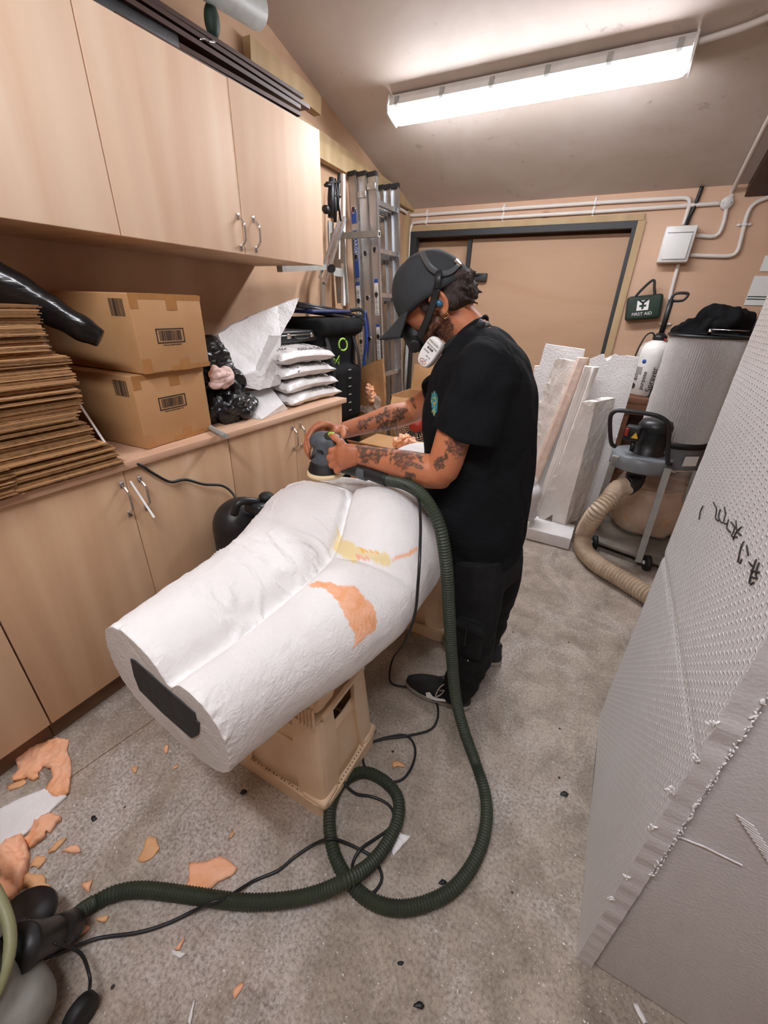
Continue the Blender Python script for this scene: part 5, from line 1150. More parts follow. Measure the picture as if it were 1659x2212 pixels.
flake(q5([(210, 370), (250, 290), (390, 210), (560, 140), (700, 105), (830, 120), (800, 250), (850, 340), (860, 520), (830, 760), (700, 800), (640, 790), (545, 735), (590, 640), (630, 600), (630, 460), (520, 430), (480, 480), (460, 560), (400, 600), (330, 560), (160, 610), (150, 570), (235, 480)]), 'orange_foam', 'large curved orange foam sheet scrap on the floor by the base cabinets', t=.014, amp=.008, curl=.02)
flake(q5([(85, 670), (200, 610), (300, 570), (330, 610), (250, 670), (120, 700)]), 'tan_foam', 'curled tan sliver beside the large curved orange scrap')
flake([(0, 1750), (50, 1725), (100, 1706), (146, 1721), (90, 1775), (24, 1830), (0, 1845)], 'polystyrene', 'flat white polystyrene sheet lying on the floor at the left edge', z=.001, t=.012, amp=.0006, cat='polystyrene sheet', grp=None, name='foam_sheet_offcut')
flake(q5([(430, 1100), (480, 1095), (520, 1060), (600, 1000), (690, 1020), (745, 1040), (740, 1080), (680, 1110), (640, 1180), (600, 1225), (560, 1200), (545, 1270), (480, 1320), (370, 1400), (300, 1300), (360, 1230)]), 'orange_foam', 'lumpy orange foam strip next to the flat white sheet on the floor', t=.018, amp=.012)
flake(q5([(0, 1450), (100, 1370), (300, 1290), (350, 1400), (365, 1500), (340, 1640), (270, 1880), (120, 2120), (0, 2050)]), 'orange_foam', 'biggest pinkish orange foam chunk on the floor at the left edge', t=.035, amp=.014, curl=.02)
flake(q5([(370, 1600), (430, 1510), (540, 1490), (555, 1530), (520, 1590), (460, 1640), (400, 1610), (365, 1640)]), 'tan_foam', 'small tan foam flake right of the biggest orange chunk')
flake(q5([(290, 1730), (360, 1700), (470, 1730), (520, 1710), (550, 1760), (540, 1830), (610, 1850), (560, 1930), (520, 1890), (450, 1870), (370, 1970), (320, 1940), (340, 1860), (260, 1860)]), 'tan_foam', 'ragged tan and orange foam scrap just above the green hose', t=.008, amp=.006)
flake(q5([(580, 1440), (700, 1320), (790, 1280), (780, 1310), (660, 1430), (590, 1450)]), 'tan_foam', 'thin orange sliver pointing away from the cabinets')
flake(q5([(730, 1445), (830, 1390), (930, 1365), (975, 1430), (900, 1460), (820, 1440)]), 'orange_foam', 'small orange shard right of the thin sliver', t=.008)
flake(q5([(970, 1840), (1040, 1800), (1110, 1785), (1080, 1860), (1070, 1920), (1010, 1900)]), 'orange_foam', 'small orange crumb above the green hose', t=.006)
flake(q2([(770, 725), (800, 740), (820, 790), (790, 830), (740, 858), (705, 850), (735, 790), (745, 750)]), 'tan_foam', 'oval tan foam flake in the middle of the left floor', t=.004)
flake(q2([(965, 870), (1060, 860), (1130, 832), (1180, 860), (1215, 895), (1185, 935), (1120, 960), (1060, 1012), (1010, 1010), (955, 985), (970, 930)]), 'orange_foam', 'palm-sized orange foam piece on the floor beside the green hose', t=.010, amp=.004)
flake(q2([(840, 275), (862, 262), (860, 300), (845, 305)]), 'orange_foam', 'tiny orange crumb nearest the cut end of the sculpture')
flake(q2([(675, 380), (705, 370), (695, 405), (680, 400)]), 'tan_foam', 'tiny tan crumb left of the crate on the floor')
flake(q2([(885, 375), (915, 360), (905, 380), (890, 385)]), 'orange_foam', 'tiny orange crumb close to the foot of the crate')
flake(q2([(1170, 740), (1190, 695), (1200, 715), (1180, 745)]), 'tan_foam', 'thin tan sliver in front of the crate')
flake(q2([(490, 1150), (560, 1130), (545, 1165), (500, 1170)]), 'tan_foam', 'tan foam scrap peeking out below the green hose')
flake(q2([(390, 1215), (450, 1180), (465, 1190), (430, 1225), (400, 1240)]), 'orange_foam', 'orange foam scrap next to the black hose connector of the vacuum')
flake(q2([(900, 1310), (945, 1235), (945, 1260), (920, 1310)]), 'orange_foam', 'short orange sliver on the floor below the black cable')
flake(q2([(1195, 1520), (1225, 1480), (1250, 1480), (1235, 1520), (1205, 1560), (1195, 1550)]), 'orange_foam', 'orange foam flake near the bottom edge of the photo')
flake(q2([(878, 1310), (930, 1325), (955, 1330), (925, 1350), (885, 1338)]), 'polystyrene', 'curled white polystyrene shaving below the black cable', cat='foam shaving', grp='white foam shavings on the floor', name='foam_shaving')
flake(q2([(965, 1680), (985, 1600), (1000, 1560), (990, 1640), (975, 1687)]), 'polystyrene', 'long thin white shaving at the bottom of the photo', cat='foam shaving', grp='white foam shavings on the floor', name='foam_shaving')
flake([(1366, 2170), (1375, 2168), (1400, 2212), (1388, 2212)], 'polystyrene', 'white shaving at the foot of the big polystyrene block', cat='foam shaving', grp='white foam shavings on the floor', name='foam_shaving')
flake([(843, 1790), (850, 1798), (888, 1806), (862, 1835), (850, 1850), (846, 1835), (855, 1815)], 'polystyrene', 'torn white foam scrap lying beneath the loop of green hose', cat='foam shaving', grp='white foam shavings on the floor', name='foam_shaving')
flake([(846, 1648), (856, 1644), (870, 1650), (874, 1658), (862, 1655), (850, 1660)], 'tan_foam', 'cream foam crumb inside the small cable loop')
for (px, py, s_) in ((905, 2172, 1.3), (866, 2080, .8), (202, 1768, .9), (526, 1711, .8), (956, 1906, 1.0), (1219, 1716, 1)):
    random.seed(px); flake([(px+s_*11*math.cos(a)*random.uniform(.5, 1), py+s_*8*math.sin(a)*random.uniform(.5, 1)) for a in [2*PI*i/7 for i in range(7)]], 'cable_black', {905: 'largest black crumb on the floor near the bottom of the photo', 866: 'flat black speck below the coil of green hose', 202: 'black crumb right of the orange scraps', 526: 'black crumb on the floor left of the crate', 956: 'black crumb inside the big curve of the green hose', 1219: 'black crumb beside the big polystyrene block'}[px], cat='debris', grp='black crumbs on the floor', name='black_crumb', t=.004, amp=.002)
# uncountable polystyrene crumbs strewn over floor, worktop and boxes
random.seed(77); b = B(); bm = b.bm
def crumb(c, s_):
    d = [Vector((random.gauss(0, 1), random.gauss(0, 1), random.gauss(0, .5))).normalized()*s_*random.uniform(.5, 1.3) for _ in range(4)]
    vs = [bm.verts.new(Vector(c)+x+V(0, 0, s_*.6)) for x in d]
    for i, j, k in ((0, 1, 2), (0, 2, 3), (0, 3, 1), (1, 3, 2)): b._f([vs[i], vs[j], vs[k]])
n_ = 0
while n_ < 20000:
    x, y = random.uniform(-1.45, 1.3), random.uniform(-.35, 3.3)
    dens = .16+1.6*max(0, noise.noise(Vector((x*1.8, y*1.8, 4)))+.10)**1.3+.5*max(0, noise.noise(Vector((x*9, y*9, 2))))
    if x < -.9 and y < 1: dens += .7
    if -.2 < x < .45 and y < .9: dens += .4*(noise.noise(Vector((x*5, y*5, 1))) > -.05)
    if random.random() < dens*.7: crumb((x, y, 0), random.choice([.0011, .0014, .002, .0028])*random.uniform(.7, 1.2)); n_ += 1
o = b.done('polystyrene_crumbs', 'polystyrene'); tag(o, 'white polystyrene crumbs and dust strewn over the concrete floor', 'crumbs', None, 'stuff')
b = B(); bm = b.bm
for _ in range(700): crumb((random.uniform(-1.95, -1.39), random.uniform(1.2, 2.04), ZW), random.uniform(.0009, .0024))
for _ in range(160): crumb((random.uniform(-1.50, -1.39), random.uniform(.7, 1.2), ZW), random.uniform(.0009, .002))
o = b.done('polystyrene_crumbs', 'polystyrene'); tag(o, 'white polystyrene crumbs scattered along the plywood worktop', 'crumbs', None, 'stuff')
# ---------------------------------------------------------------- the sander
SX, SY, SZ = -.812, 1.085, .868
sd = thing('orbital_sander', 'black and grey orbital sander with a cream pad held against the sculpture', 'sander', (SX, SY, SZ)); S = Vector((SX, SY, SZ)); TL = Matrix.Rotation(-.05, 3, 'Y')
def sp(x, y, z): return S+TL @ V(x, y, z)
sax = TL @ V(0, 0, 1)
B().lathe([(0, -.004), (.060, -.004), (.067, .001), (.067, .010), (.062, .013), (0, .013)], S, sax, 40).done('sanding_pad', 'pad_cream', sd)
B().lathe([(0, .013), (.060, .013), (.062, .020), (.057, .023), (.059, .030), (.053, .033), (.055, .041), (.049, .046), (.046, .060), (0, .062)], S, sax, 40).done('skirt', 'black_rubber', sd)
b = B(); b.tube([sp(0, 0, .045), sp(.002, 0, .065), sp(.010, 0, .09), sp(.008, 0, .108)], [.050, .048, .044, .041], 24)
b.ell(sp(-.002, 0, .116), (.052, .043, .034), TL).ell(sp(.034, 0, .112), (.050, .036, .030), TL)
b.tube([sp(.02, -.0, .06), sp(.06, -.012, .052), sp(.10, -.025, .046)], [.032, .028, .023], 16)
fuse(b.done('motor_body', 'charcoal_tool', sd), .004, 4)
B().ell(sp(.028, 0, .132), (.040, .027, .017), TL).done('switch_cover', 'black_plastic', sd)
B().box(sp(.040, -.010, .1475), (.020, .024, .008), TL @ Matrix.Rotation(.5, 3, 'Z'), bev=.003).done('green_switch', 'lime', sd)
b = B()
for k in range(6): b.box(sp(.0485*math.sin(-.75+.10*k), -.0485*math.cos(-.75+.10*k), .058+.004*k), (.016, .003, .0022), TL @ Matrix.Rotation(-.35, 3, 'Y') @ Matrix.Rotation(-.4, 3, 'Z'))
for k in range(4): b.box(sp(.006+.006*k, -.0435, .092), (.0022, .003, .014), TL @ Matrix.Rotation(-.5, 3, 'Y'))
b.done('vent_slots', 'cable_black', sd)
hx = aty(838, 1037, 1.03); tl = sp(.10, -.025, .046)
B().tube(crs([sp(.08, -.018, .048), tl, tl.lerp(hx, .5)+V(0, 0, .004), hx], .01), .021, 16).done('dust_outlet', 'black_rubber', sd)
B().lathe([(.0215, 0), (.0235, .004), (.0235, .03), (.0215, .034)], tl.lerp(hx, .35), hx-tl, 20).done('outlet_collar', 'charcoal_tool', sd)
# ---------------------------------------------------------------- the worker
man = thing('person', 'person in black cap, t-shirt and cargo trousers with tattooed arms, sanding the sculpture', 'person', (-.29, 1.28, 0))
HY = 1.255; HC = Vector((-.548, HY, 1.430)); fh = Vector((-.78, -.03, -.62)).normalized(); sh = Vector((0, 1, 0)); sh = (sh-sh.dot(fh)*fh).normalized(); uh = fh.cross(sh); uh = uh if uh.z > 0 else -uh
RH = Matrix((fh, sh, uh)).transposed()          # head frame: forward, to its right(+y), up
def hp_(f, s_, u): return HC+fh*f+sh*s_+uh*u
# torso sections: z, cx, half depth, half width, cy
TS = [(.640, -.300, .156, .178, 1.275), (.70, -.306, .163, .182, 1.275), (.77, -.318, .168, .188, 1.275), (.86, -.330, .176, .190, 1.275), (.98, -.341, .175, .194, 1.278), (1.10, -.352, .172, .204, 1.28), (1.19, -.355, .156, .212, 1.28), (1.255, -.358, .128, .205, 1.28), (1.300, -.362, .095, .165, 1.28), (1.330, -.372, .070, .118, 1.28), (1.352, -.384, .044, .075, 1.28)]
def torso(b, inset=0.0, zmin=0, zmax=9, n=48):
    rs = []
    zs = [TS[0][0]+(TS[-1][0]-TS[0][0])*i/40 for i in range(41)]
    for z in zs:
        if not (zmin <= z <= zmax): continue
        cx, hd, hw, cy = table(TS, z); e = 2/2.25
        rs.append([Vector((cx+(hd-inset)*math.copysign(abs(math.cos(a))**e, math.cos(a)), cy+(hw-inset)*math.copysign(abs(math.sin(a))**e, math.sin(a)), z)) for a in [2*PI*j/n for j in range(n)]])
    return b.rings(rs)
SHL, ELL, WRL = Vector((-.328, 1.105, 1.245)), Vector((-.392, 1.055, .972)), Vector((-.655, 1.062, .972))
SHR, ELR, WRR = Vector((-.385, 1.455, 1.245)), Vector((-.672, 1.450, 1.035)), Vector((-.835, 1.225, .985))
b = B(); torso(b, .035, .72, 1.31)
# neck, head
b.tube([Vector((-.375, 1.28, 1.26)), Vector((-.415, 1.275, 1.325)), Vector((-.468, 1.262, 1.372)), HC+uh*-.03-fh*.02], [.070, .062, .062, .066], 20)
b.ell(hp_(-.006, 0, .010), (.092, .074, .088), RH); b.ell(hp_(.030, 0, -.030), (.062, .062, .078), RH); b.ell(hp_(.048, 0, -.095), (.036, .045, .030), RH); b.ell(hp_(.010, 0, -.075), (.055, .058, .045), RH)
for s_ in (-1, 1):
    b.ell(hp_(.052, s_*.034, -.030), (.028, .026, .024), RH); b.ell(hp_(.018, s_*.052, -.085), (.034, .014, .022), RH)
b.ell(hp_(.083, 0, .016), (.014, .046, .010), RH)                      # brow
b.tube([hp_(.082, 0, .008), hp_(.098, 0, -.018), hp_(.108, 0, -.034)], [.008, .010, .013], 10); 
for s_ in (-1, 1): b.ell(hp_(.098, s_*.011, -.037), (.010, .008, .007), RH)
b.ell(hp_(.086, 0, -.060), (.010, .022, .005), RH); b.ell(hp_(.083, 0, -.070), (.010, .020, .006), RH)    # lips
for s_ in (-1, 1): b.ell(hp_(.074, s_*.031, -.002), (.012, .014, .010), RH)
# ears
for s_ in (-1, 1):
    rim = [hp_(-.038-.021*math.sin(a), s_*(.077+.006*math.cos(a*.5)), -.058+.032*math.cos(a)) for a in [PI*(-.35+1.5*i/16) for i in range(17)]]
    b.tube(rim, [.0055]*17, 8); b.ell(hp_(-.042, s_*.073, -.058), (.020, .008, .030), RH); b.ell(hp_(-.030, s_*.076, -.086), (.009, .006, .011), RH); b.ell(hp_(-.021, s_*.076, -.062), (.006, .006, .009), RH)
# arms
def limb(b, pts, rs_, n=18):
    P = crs(pts, .02); L = [0]
    for p, q_ in zip(P, P[1:]): L.append(L[-1]+(q_-p).length)
    K = [0]; 
    for p, q_ in zip(pts, pts[1:]): K.append(K[-1]+(Vector(q_)-Vector(p)).length)
    tab = [(k/K[-1], r_) for k, r_ in zip(K, rs_)]
    return b.tube(P, [table(tab, l/L[-1])[0] for l in L], n)
limb(b, [SHL+V(.01, .04, .0), SHL+V(-.01, -.005, -.06), ELL.lerp(SHL, .45)+V(.004, -.004, 0), ELL+V(.012, -.002, .012), ELL+V(-.035, -.004, .0), ELL.lerp(WRL, .35)+V(0, -.004, .0), ELL.lerp(WRL, .75), WRL], [.060, .056, .050, .049, .050, .047, .037, .033])
b.ell(ELL+V(.012, .0, -.024), (.028, .028, .022))
limb(b, [SHR+V(.01, -.04, 0), SHR.lerp(ELR, .3), SHR.lerp(ELR, .75), ELR+V(.0, 0, 0), ELR.lerp(WRR, .30), ELR.lerp(WRR, .7), WRR], [.060, .054, .048, .046, .047, .035, .030])
def finger(pts, r0, r1):
    pts = [Vector(p) for p in pts]; P = crs(pts, .006); n = len(P); kn = [r0+(r1-r0)*(i/(n-1)) for i in range(n)]
    rr = [kn[i]*(1+.07*math.sin(i/(n-1)*PI*3)) for i in range(n)]; rr[-1] *= .72; b.tube(P, rr, 10)
    b.ell(P[-1], (r1*.9,)*3, sub=2)
    for p in pts[1:-1]: b.ell(p, (r0*1.08,)*3, sub=2)
# left (near) hand: back of the hand to the viewer, fingers closing round the far side of the motor body
PL = Vector((-.710, 1.045, .960))
b.tube([WRL, Vector((-.685, 1.050, .966)), PL+V(-.004, 0, 0), Vector((-.742, 1.052, .950))], [.031, .037, .040, .033], 16, flat=((0, 0, 1), (1.12, .62)))
b.ell(PL+V(.0, .002, .006), (.044, .022, .040))
finger([(-.700, 1.05, .985), (-.722, 1.044, 1.006), (-.745, 1.047, 1.017), (-.768, 1.057, 1.019)], .0125, .0095)      # thumb over the top
finger([(-.728, 1.050, .982), (-.762, 1.030, .984), (-.788, 1.036, .966), (-.802, 1.052, .952)][:1]+[(-.752, 1.036, .976), (-.757, 1.062, .966), (-.757, 1.088, .962)], .0115, .0088)
finger([(-.726, 1.046, .962), (-.757, 1.032, .952), (-.762, 1.062, .944), (-.760, 1.092, .942)], .0120, .009)
finger([(-.722, 1.046, .945), (-.750, 1.032, .928), (-.757, 1.060, .920), (-.757, 1.088, .918)], .0115, .0088)
finger([(-.712, 1.048, .932), (-.733, 1.036, .910), (-.742, 1.058, .902), (-.745, 1.080, .900)], .0105, .0078)
# right (far) hand draped over the front of the head
PR = Vector((-.838, 1.175, .995))
b.tube([WRR, Vector((-.836, 1.200, .992)), PR, Vector((-.842, 1.145, 1.004))], [.028, .033, .036, .030], 16, flat=((0, 0, 1), (.62, 1.15)))
b.ell(PR, (.040, .036, .020))
T_ = lambda px, py, y: aty(px, py, y)
finger([(-.828, 1.155, 1.012), T_(705, 917, 1.13), T_(680, 926, 1.10), T_(668, 948, 1.075), T_(669, 968, 1.062)], .0112, .0085)
finger([(-.845, 1.155, 1.008), T_(693, 916, 1.145), T_(672, 932, 1.12), T_(663, 958, 1.10), T_(667, 978, 1.085)], .0115, .0088)
finger([(-.858, 1.160, 1.000), T_(684, 920, 1.165), T_(665, 942, 1.145), T_(662, 968, 1.125), T_(669, 988, 1.105)], .0110, .0082)
finger([(-.862, 1.172, .990), T_(680, 932, 1.185), T_(664, 954, 1.17), T_(664, 976, 1.15), T_(670, 990, 1.135)], .0100, .0074)
finger([(-.815, 1.190, 1.000), (-.795, 1.165, 1.008), (-.775, 1.140, 1.006), (-.762, 1.118, .998)], .0125, .0095)
# hidden legs complete the figure
for y, ys in ((1.18, 1.14), (1.385, 1.41)): limb(b, [(-.29, y, .74), (-.262, (y+ys)/2, .60), (-.245, ys, .42), (-.235, ys, .25), (-.252, ys, .10), (-.262, ys, .05)], [.066, .060, .045, .042, .030, .030])
b.ell((-.29, 1.28, .76), (.10, .13, .12))
body = fuse(b.done('body', 'skin_tattooed', man), .0042, 3)
at = body.data.color_attributes.new('ink', 'FLOAT_COLOR', 'POINT'); off = world_loc(man)
TAT = [(784, 978, 11, 27, -.3), (806, 965, 14, 8, .2), (812, 985, 12, 16, .1), (832, 968, 8, 18, .2), (845, 985, 4, 16, .2), (872, 990, 24, 22, .2), (898, 1004, 20, 5, .5), (905, 985, 5, 16, -.6), (880, 958, 22, 5, 0), (925, 945, 12, 6, .4), (986, 965, 26, 20, .1), (948, 1000, 12, 14, 0), (963, 985, 4, 12, 0), (884, 1030, 14, 9, 0),
       (862, 895, 12, 14, .2), (835, 892, 8, 10, 0), (852, 915, 8, 12, .5), (833, 922, 16, 14, -.3), (872, 885, 10, 5, .2), (783, 918, 13, 10, -.4), (800, 905, 10, 4, -.5), (820, 905, 9, 12, .4), (893, 868, 5, 14, -.4), (805, 937, 18, 4, -.5), (780, 946, 14, 4, -.4)]
for k, v in enumerate(body.data.vertices):
    p = v.co+off; ink = 0; red = 0; brd = 0
    if .88 < p.z < 1.16 and p.x < -.30 and (p.x > -.70 or p.y > 1.2):
        x, y = pj(p); near = p.y < 1.2
        for i, (cx, cy, a_, b_, an) in enumerate(TAT):
            if (i < 14) != near: continue
            dx, dy = x-cx, y-cy; q1 = (dx*math.cos(an)+dy*math.sin(an))/a_; q_2 = (-dx*math.sin(an)+dy*math.cos(an))/b_
            if q1*q1+q_2*q_2+1.1*noise.noise(p*90)+.5*noise.noise(p*220) < 1:
                ink = max(ink, .45+.45*(noise.noise(p*130) > -.15))
                if i in (5, 10): red = .35*(noise.noise(p*60) > 0)
    d = p-HC; f_, s2, u_ = d.dot(fh), d.dot(sh), d.dot(uh)
    if p.z > 1.2 and u_ < -.045 and f_ > -.035 and abs(s2) > .02 and f_ < .085 and p.x < -.44: brd = min(1, max(0, (-.045-u_)*30))*(.55+.45*(noise.noise(p*160) > -.2))
    at.data[k].color = (ink, red, brd, 1)
# hair, beard
b = B()
b.ell(hp_(-.066, 0, -.026), (.058, .077, .050), RH); b.ell(hp_(-.088, 0, -.050), (.040, .062, .045), RH); b.ell(hp_(-.060, 0, -.075), (.040, .066, .030), RH)
random.seed(6)
for k in range(60):
    s_ = random.uniform(-1, 1); a = random.uniform(0, 1); st = hp_(-.108+.03*a, s_*.050, -.018-.065*a); dr = (-fh*random.uniform(.3, 1)+uh*random.uniform(-.7, .5)+sh*s_*.4+V(.3, 0, .2)).normalized(); L = random.uniform(.025, .045)
    b.tube([st, st+dr*L*.5, st+dr*L+V(.004, 0, -.006)], [.010, .007, .0028], 6)
for s_ in (-1, 1):
    b.ell(hp_(.004, s_*.070, -.030), (.015, .008, .030), RH); b.ell(hp_(-.064, s_*.064, -.070), (.024, .016, .028), RH)
fuse(b.done('hair', 'hair_brown', man), .0045, 1)
b = B()
for s_ in (-1, 1): b.tube([hp_(-.002, s_*.069, -.062), hp_(.012, s_*.066, -.085), hp_(.036, s_*.052, -.102), hp_(.060, s_*.022, -.120), hp_(.070, 0, -.122)], [.008, .011, .012, .012, .012], 10)
fuse(b.done('beard', 'beard_brown', man), .004, 2)
# cap
b = B(); rs = []
for i in range(15):
    t = i/14; a = t*PI/2; u0 = -.018+.128*math.sin(a); r_ = math.cos(a)**.72 if t < 1 else .02
    rs.append([hp_(-.012+.118*r_*math.cos(q_)+.010*t, .094*r_*math.sin(q_), u0-(.022*(1-t)*(-math.cos(q_)*.5+.5))+.003*noise.noise(Vector((q_*3, t*6, 0)))) for q_ in [2*PI*j/48 for j in range(48)]])
b.rings(rs); cap = b.done('cap', 'cap_cloth', man)
def brim(u, v):
    a = (u-.5)*2.15; r0 = 1.0; fx_ = -.012+.112*math.cos(a); sx_ = .090*math.sin(a); ext = .100*math.cos(a*.82)**.8
    return hp_(fx_+ext*v*math.cos(a*.35), sx_+.012*v*math.sin(a), -.002-.004*v-.050*(a/1.1)**2*v-.012*(a/1.1)**2)
B().grid(brim, 28, 10, .0035).done('cap_brim', 'cap_cloth', man)
B().ell(hp_(-.0, 0, .112), (.007, .007, .004), RH).done('cap_button', 'cap_cloth', man)
def hring(f, s_, u, da=(1, 1, 1)): return hp_(f, s_, u)
# respirator head straps and buckle
def strap(nm, pts, w, mat='black_rubber', t=.0016, nrm=(0, -1, 0)):
    return B().tube(crs(pts, .006), w, 8, flat=(nrm, (t/w, 1))).done(nm, mat, man)
def onh(px, py, e=.0):
    d = ray(px, py); o = CO-hp_(-.008, 0, -.004); k = Vector((1/(.119+e), 1/(.097+e), 1/(.119+e)))
    D = Vector((d.dot(fh)*k.x, d.dot(sh)*k.y, d.dot(uh)*k.z)); O = Vector((o.dot(fh)*k.x, o.dot(sh)*k.y, o.dot(uh)*k.z))
    a_, b_, c_ = D.dot(D), 2*D.dot(O), O.dot(O)-1; q_ = b_*b_-4*a_*c_
    t = (-b_-math.sqrt(max(0, q_)))/(2*a_); return CO+d*t
strap('head_strap', [onh(911, 545, .003), onh(918, 560, .004), onh(930, 578, .004), onh(946, 590, .004)], .0085, 'strap_grey')
strap('head_strap', [onh(946, 590, .004), onh(962, 591, .004), onh(978, 584, .004), onh(991, 572, .004)], .0072, 'strap_grey')
B().box(onh(990, 568, .003), (.022, .012, .010), Matrix.Rotation(.7, 3, 'Y'), bev=.002).done('strap_clip', 'chrome', man)
B().tube([onh(948, 584, .006), onh(946, 602, .007), onh(944, 624, .008)], [.011, .009, .010], 10, flat=((0, -1, 0), (.28, 1))).done('buckle', 'dark_metal', man)
strap('cheek_strap', [onh(944, 622, .007), onh(938, 645, .0), aty(930, 672, 1.168), aty(918, 702, 1.17), aty(905, 732, 1.178)], .0105, 'black_rubber')
strap('neck_strap', [hp_(.055, -.070, -.125), Vector((-.470, 1.185, 1.285)), Vector((-.420, 1.185, 1.325)), Vector((-.375, 1.215, 1.352)), Vector((-.358, 1.265, 1.362))], .0095, 'black_rubber', nrm=(.2, -1, .4))
B().box(Vector((-.372, 1.222, 1.357)), (.022, .016, .03), Matrix.Rotation(.5, 3, 'Y'), bev=.004).done('strap_buckle', 'black_plastic', man)
# mask shell and filters
b = B(); b.ell(hp_(.092, 0, -.070), (.040, .042, .048), RH).ell(hp_(.082, 0, -.105), (.030, .038, .026), RH)
for s_ in (-1, 1): b.tube([hp_(.095, s_*.03, -.088), hp_(.088, s_*.07, -.108)], .020, 12)
fuse(b.done('respirator', 'black_rubber', man), .004, 4)
def filt(c, sgn, nm):
    ax_ = Vector((-.18, -1*sgn, .14)).normalized() if sgn > 0 else Vector((-.18, 1, .05)).normalized(); upv = Vector((.52, 0, .85)); upv = (upv-upv.dot(ax_)*ax_).normalized(); sd_ = ax_.cross(upv); sd_ = sd_ if sd_.x > 0 else -sd_
    def pl(t, e):
        out = []
        for i in range(40):
            a = 2*PI*i/40; x = math.copysign(abs(math.cos(a))**.62, math.cos(a))*.0265; y = math.copysign(abs(math.sin(a))**(.55 if math.sin(a) > 0 else .95), math.sin(a))*.043
            out.append(c+sd_*x*t+upv*y*t+ax_*e)
        return out
    f = B().rings([pl(.92, -.012), pl(1, -.008), pl(1.0, .006), pl(.95, .011), pl(.86, .0125)], sm=True).done(nm, 'white_plastic', man); return f, ax_, upv, sd_
fc1 = aty(930, 762, 1.150)
f1, ax_, upv, sd_ = filt(fc1, 1, 'respirator_filter')
def on1(x, y, e=.0128): return fc1+sd_*x+upv*y+ax_*e
b = B()
for x0_, x1_ in ((-.022, -.001), (.001, .022)): b.prism([on1(x0_*.85, .026), on1(x1_*.85, .026), on1(x1_*.85, .031), on1(x0_*.85, .031)], ax_*.0006)
b.done('inlet_slots', 'grey_frame', f1)
text('filter_text', 'TYPHOON VALVE', .0052, on1(0, .018), sd_, upv, 'print_ink', f1, .0002, 'CENTER', lift=.0003); B().prism([on1(-.011, .008), on1(.011, .008), on1(.011, .0135), on1(-.011, .0135)], ax_*.0005).done('rating_panel', 'print_ink', f1)
text('rating_text', 'P3R 75', .0046, on1(0, .0108, .0134), sd_, upv, 'white_paint', f1, .0001, 'CENTER', lift=.0003)
text('approval_text', 'CE 0194', .0062, on1(-.018, .000), sd_, upv, 'print_ink', f1, .0002, lift=.0003); text('approval_text', 'EN 143', .0055, on1(.0, -.010), sd_, upv, 'print_ink', f1, .0002, lift=.0003); text('approval_text', 'A1', .0055, on1(.006, -.018), sd_, upv, 'print_ink', f1, .0002, lift=.0003)
lo_ = on1(.001, -.0285); B().tube([lo_+sd_*.0115*math.cos(a)+upv*.0063*math.sin(a) for a in [2*PI*i/28 for i in range(28)]], .0008, 5, closed=True).done('logo_oval', 'red_paint', f1)
text('logo_text', 'JSP', .009, lo_, -sd_, -upv, 'red_paint', f1, .0003, 'CENTER', lift=.0006 if False else .0)
f2, *_ = filt(fc1+V(.0, .21, .0), -1, 'respirator_filter')
# glasses, earbud, earrings
b = B()
for s_ in (-1, 1):
    b.tube([hp_(.084+.004*math.cos(a), s_*(.032+.022*math.cos(a)), -.020+.016*math.sin(a)) for a in [2*PI*i/20 for i in range(20)]], .0022, 6, closed=True); b.tube([hp_(.084, s_*.054, -.012), hp_(.040, s_*.074, -.020), hp_(-.015, s_*.077, -.034)], .0022, 6)
b.tube([hp_(.088, -.010, -.014), hp_(.091, 0, -.010), hp_(.088, .010, -.014)], .0022, 6); b.done('glasses', 'glasses_red', man)
B().ell(hp_(-.040, -.083, -.062), (.009, .010, .0105), RH).done('ear_bud', 'blue_ear', man)
for k in (0, 1): B().tube([hp_(-.036-.005*k, -.083, -.098-.001*k)+V(.0055*math.cos(a), -.002*k, .0065*math.sin(a)) for a in [2*PI*i/16 for i in range(16)]], .0009, 5, closed=True).done('ear_ring', 'gold', man)
B().tube(crs([Vector((-.445, 1.20, 1.275)), Vector((-.40, 1.200, 1.328)), Vector((-.362, 1.225, 1.360))], .008), .0008, 5).done('neck_chain', 'gold', man)
# t-shirt
b = B(); torso(b, 0)
limb(b, [SHL+V(.01, .06, .01), SHL+V(.004, -.0, -.010), SHL.lerp(ELL, .32)+V(.008, -.004, 0), SHL.lerp(ELL, .60)+V(.004, -.004, 0)], [.082, .074, .066, .068], 24)
limb(b, [SHL+V(.03, .06, .0), SHL+V(.03, .01, -.03), SHL.lerp(ELL, .32)+V(.050, .004, 0), SHL.lerp(ELL, .60)+V(.062, .004, -.01)], [.082, .070, .062, .062], 24)
limb(b, [SHR+V(.02, -.06, .01), SHR+V(-.01, .0, -.0), SHR.lerp(ELR, .38), SHR.lerp(ELR, .70)], [.085, .076, .068, .070], 24)
b.tube([Vector((-.430, 1.279, 1.308))+V(.052, 0, .070)*math.cos(a)+V(0, .076, 0)*math.sin(a) for a in [2*PI*i/32 for i in range(32)]], .0105, 10, closed=True)
shirt = fuse(b.done('t_shirt', 'shirt_printed', man), .006, 7); nn_ = [v.normal.copy() for v in shirt.data.vertices]
at = shirt.data.color_attributes.new('ink', 'FLOAT_COLOR', 'POINT')
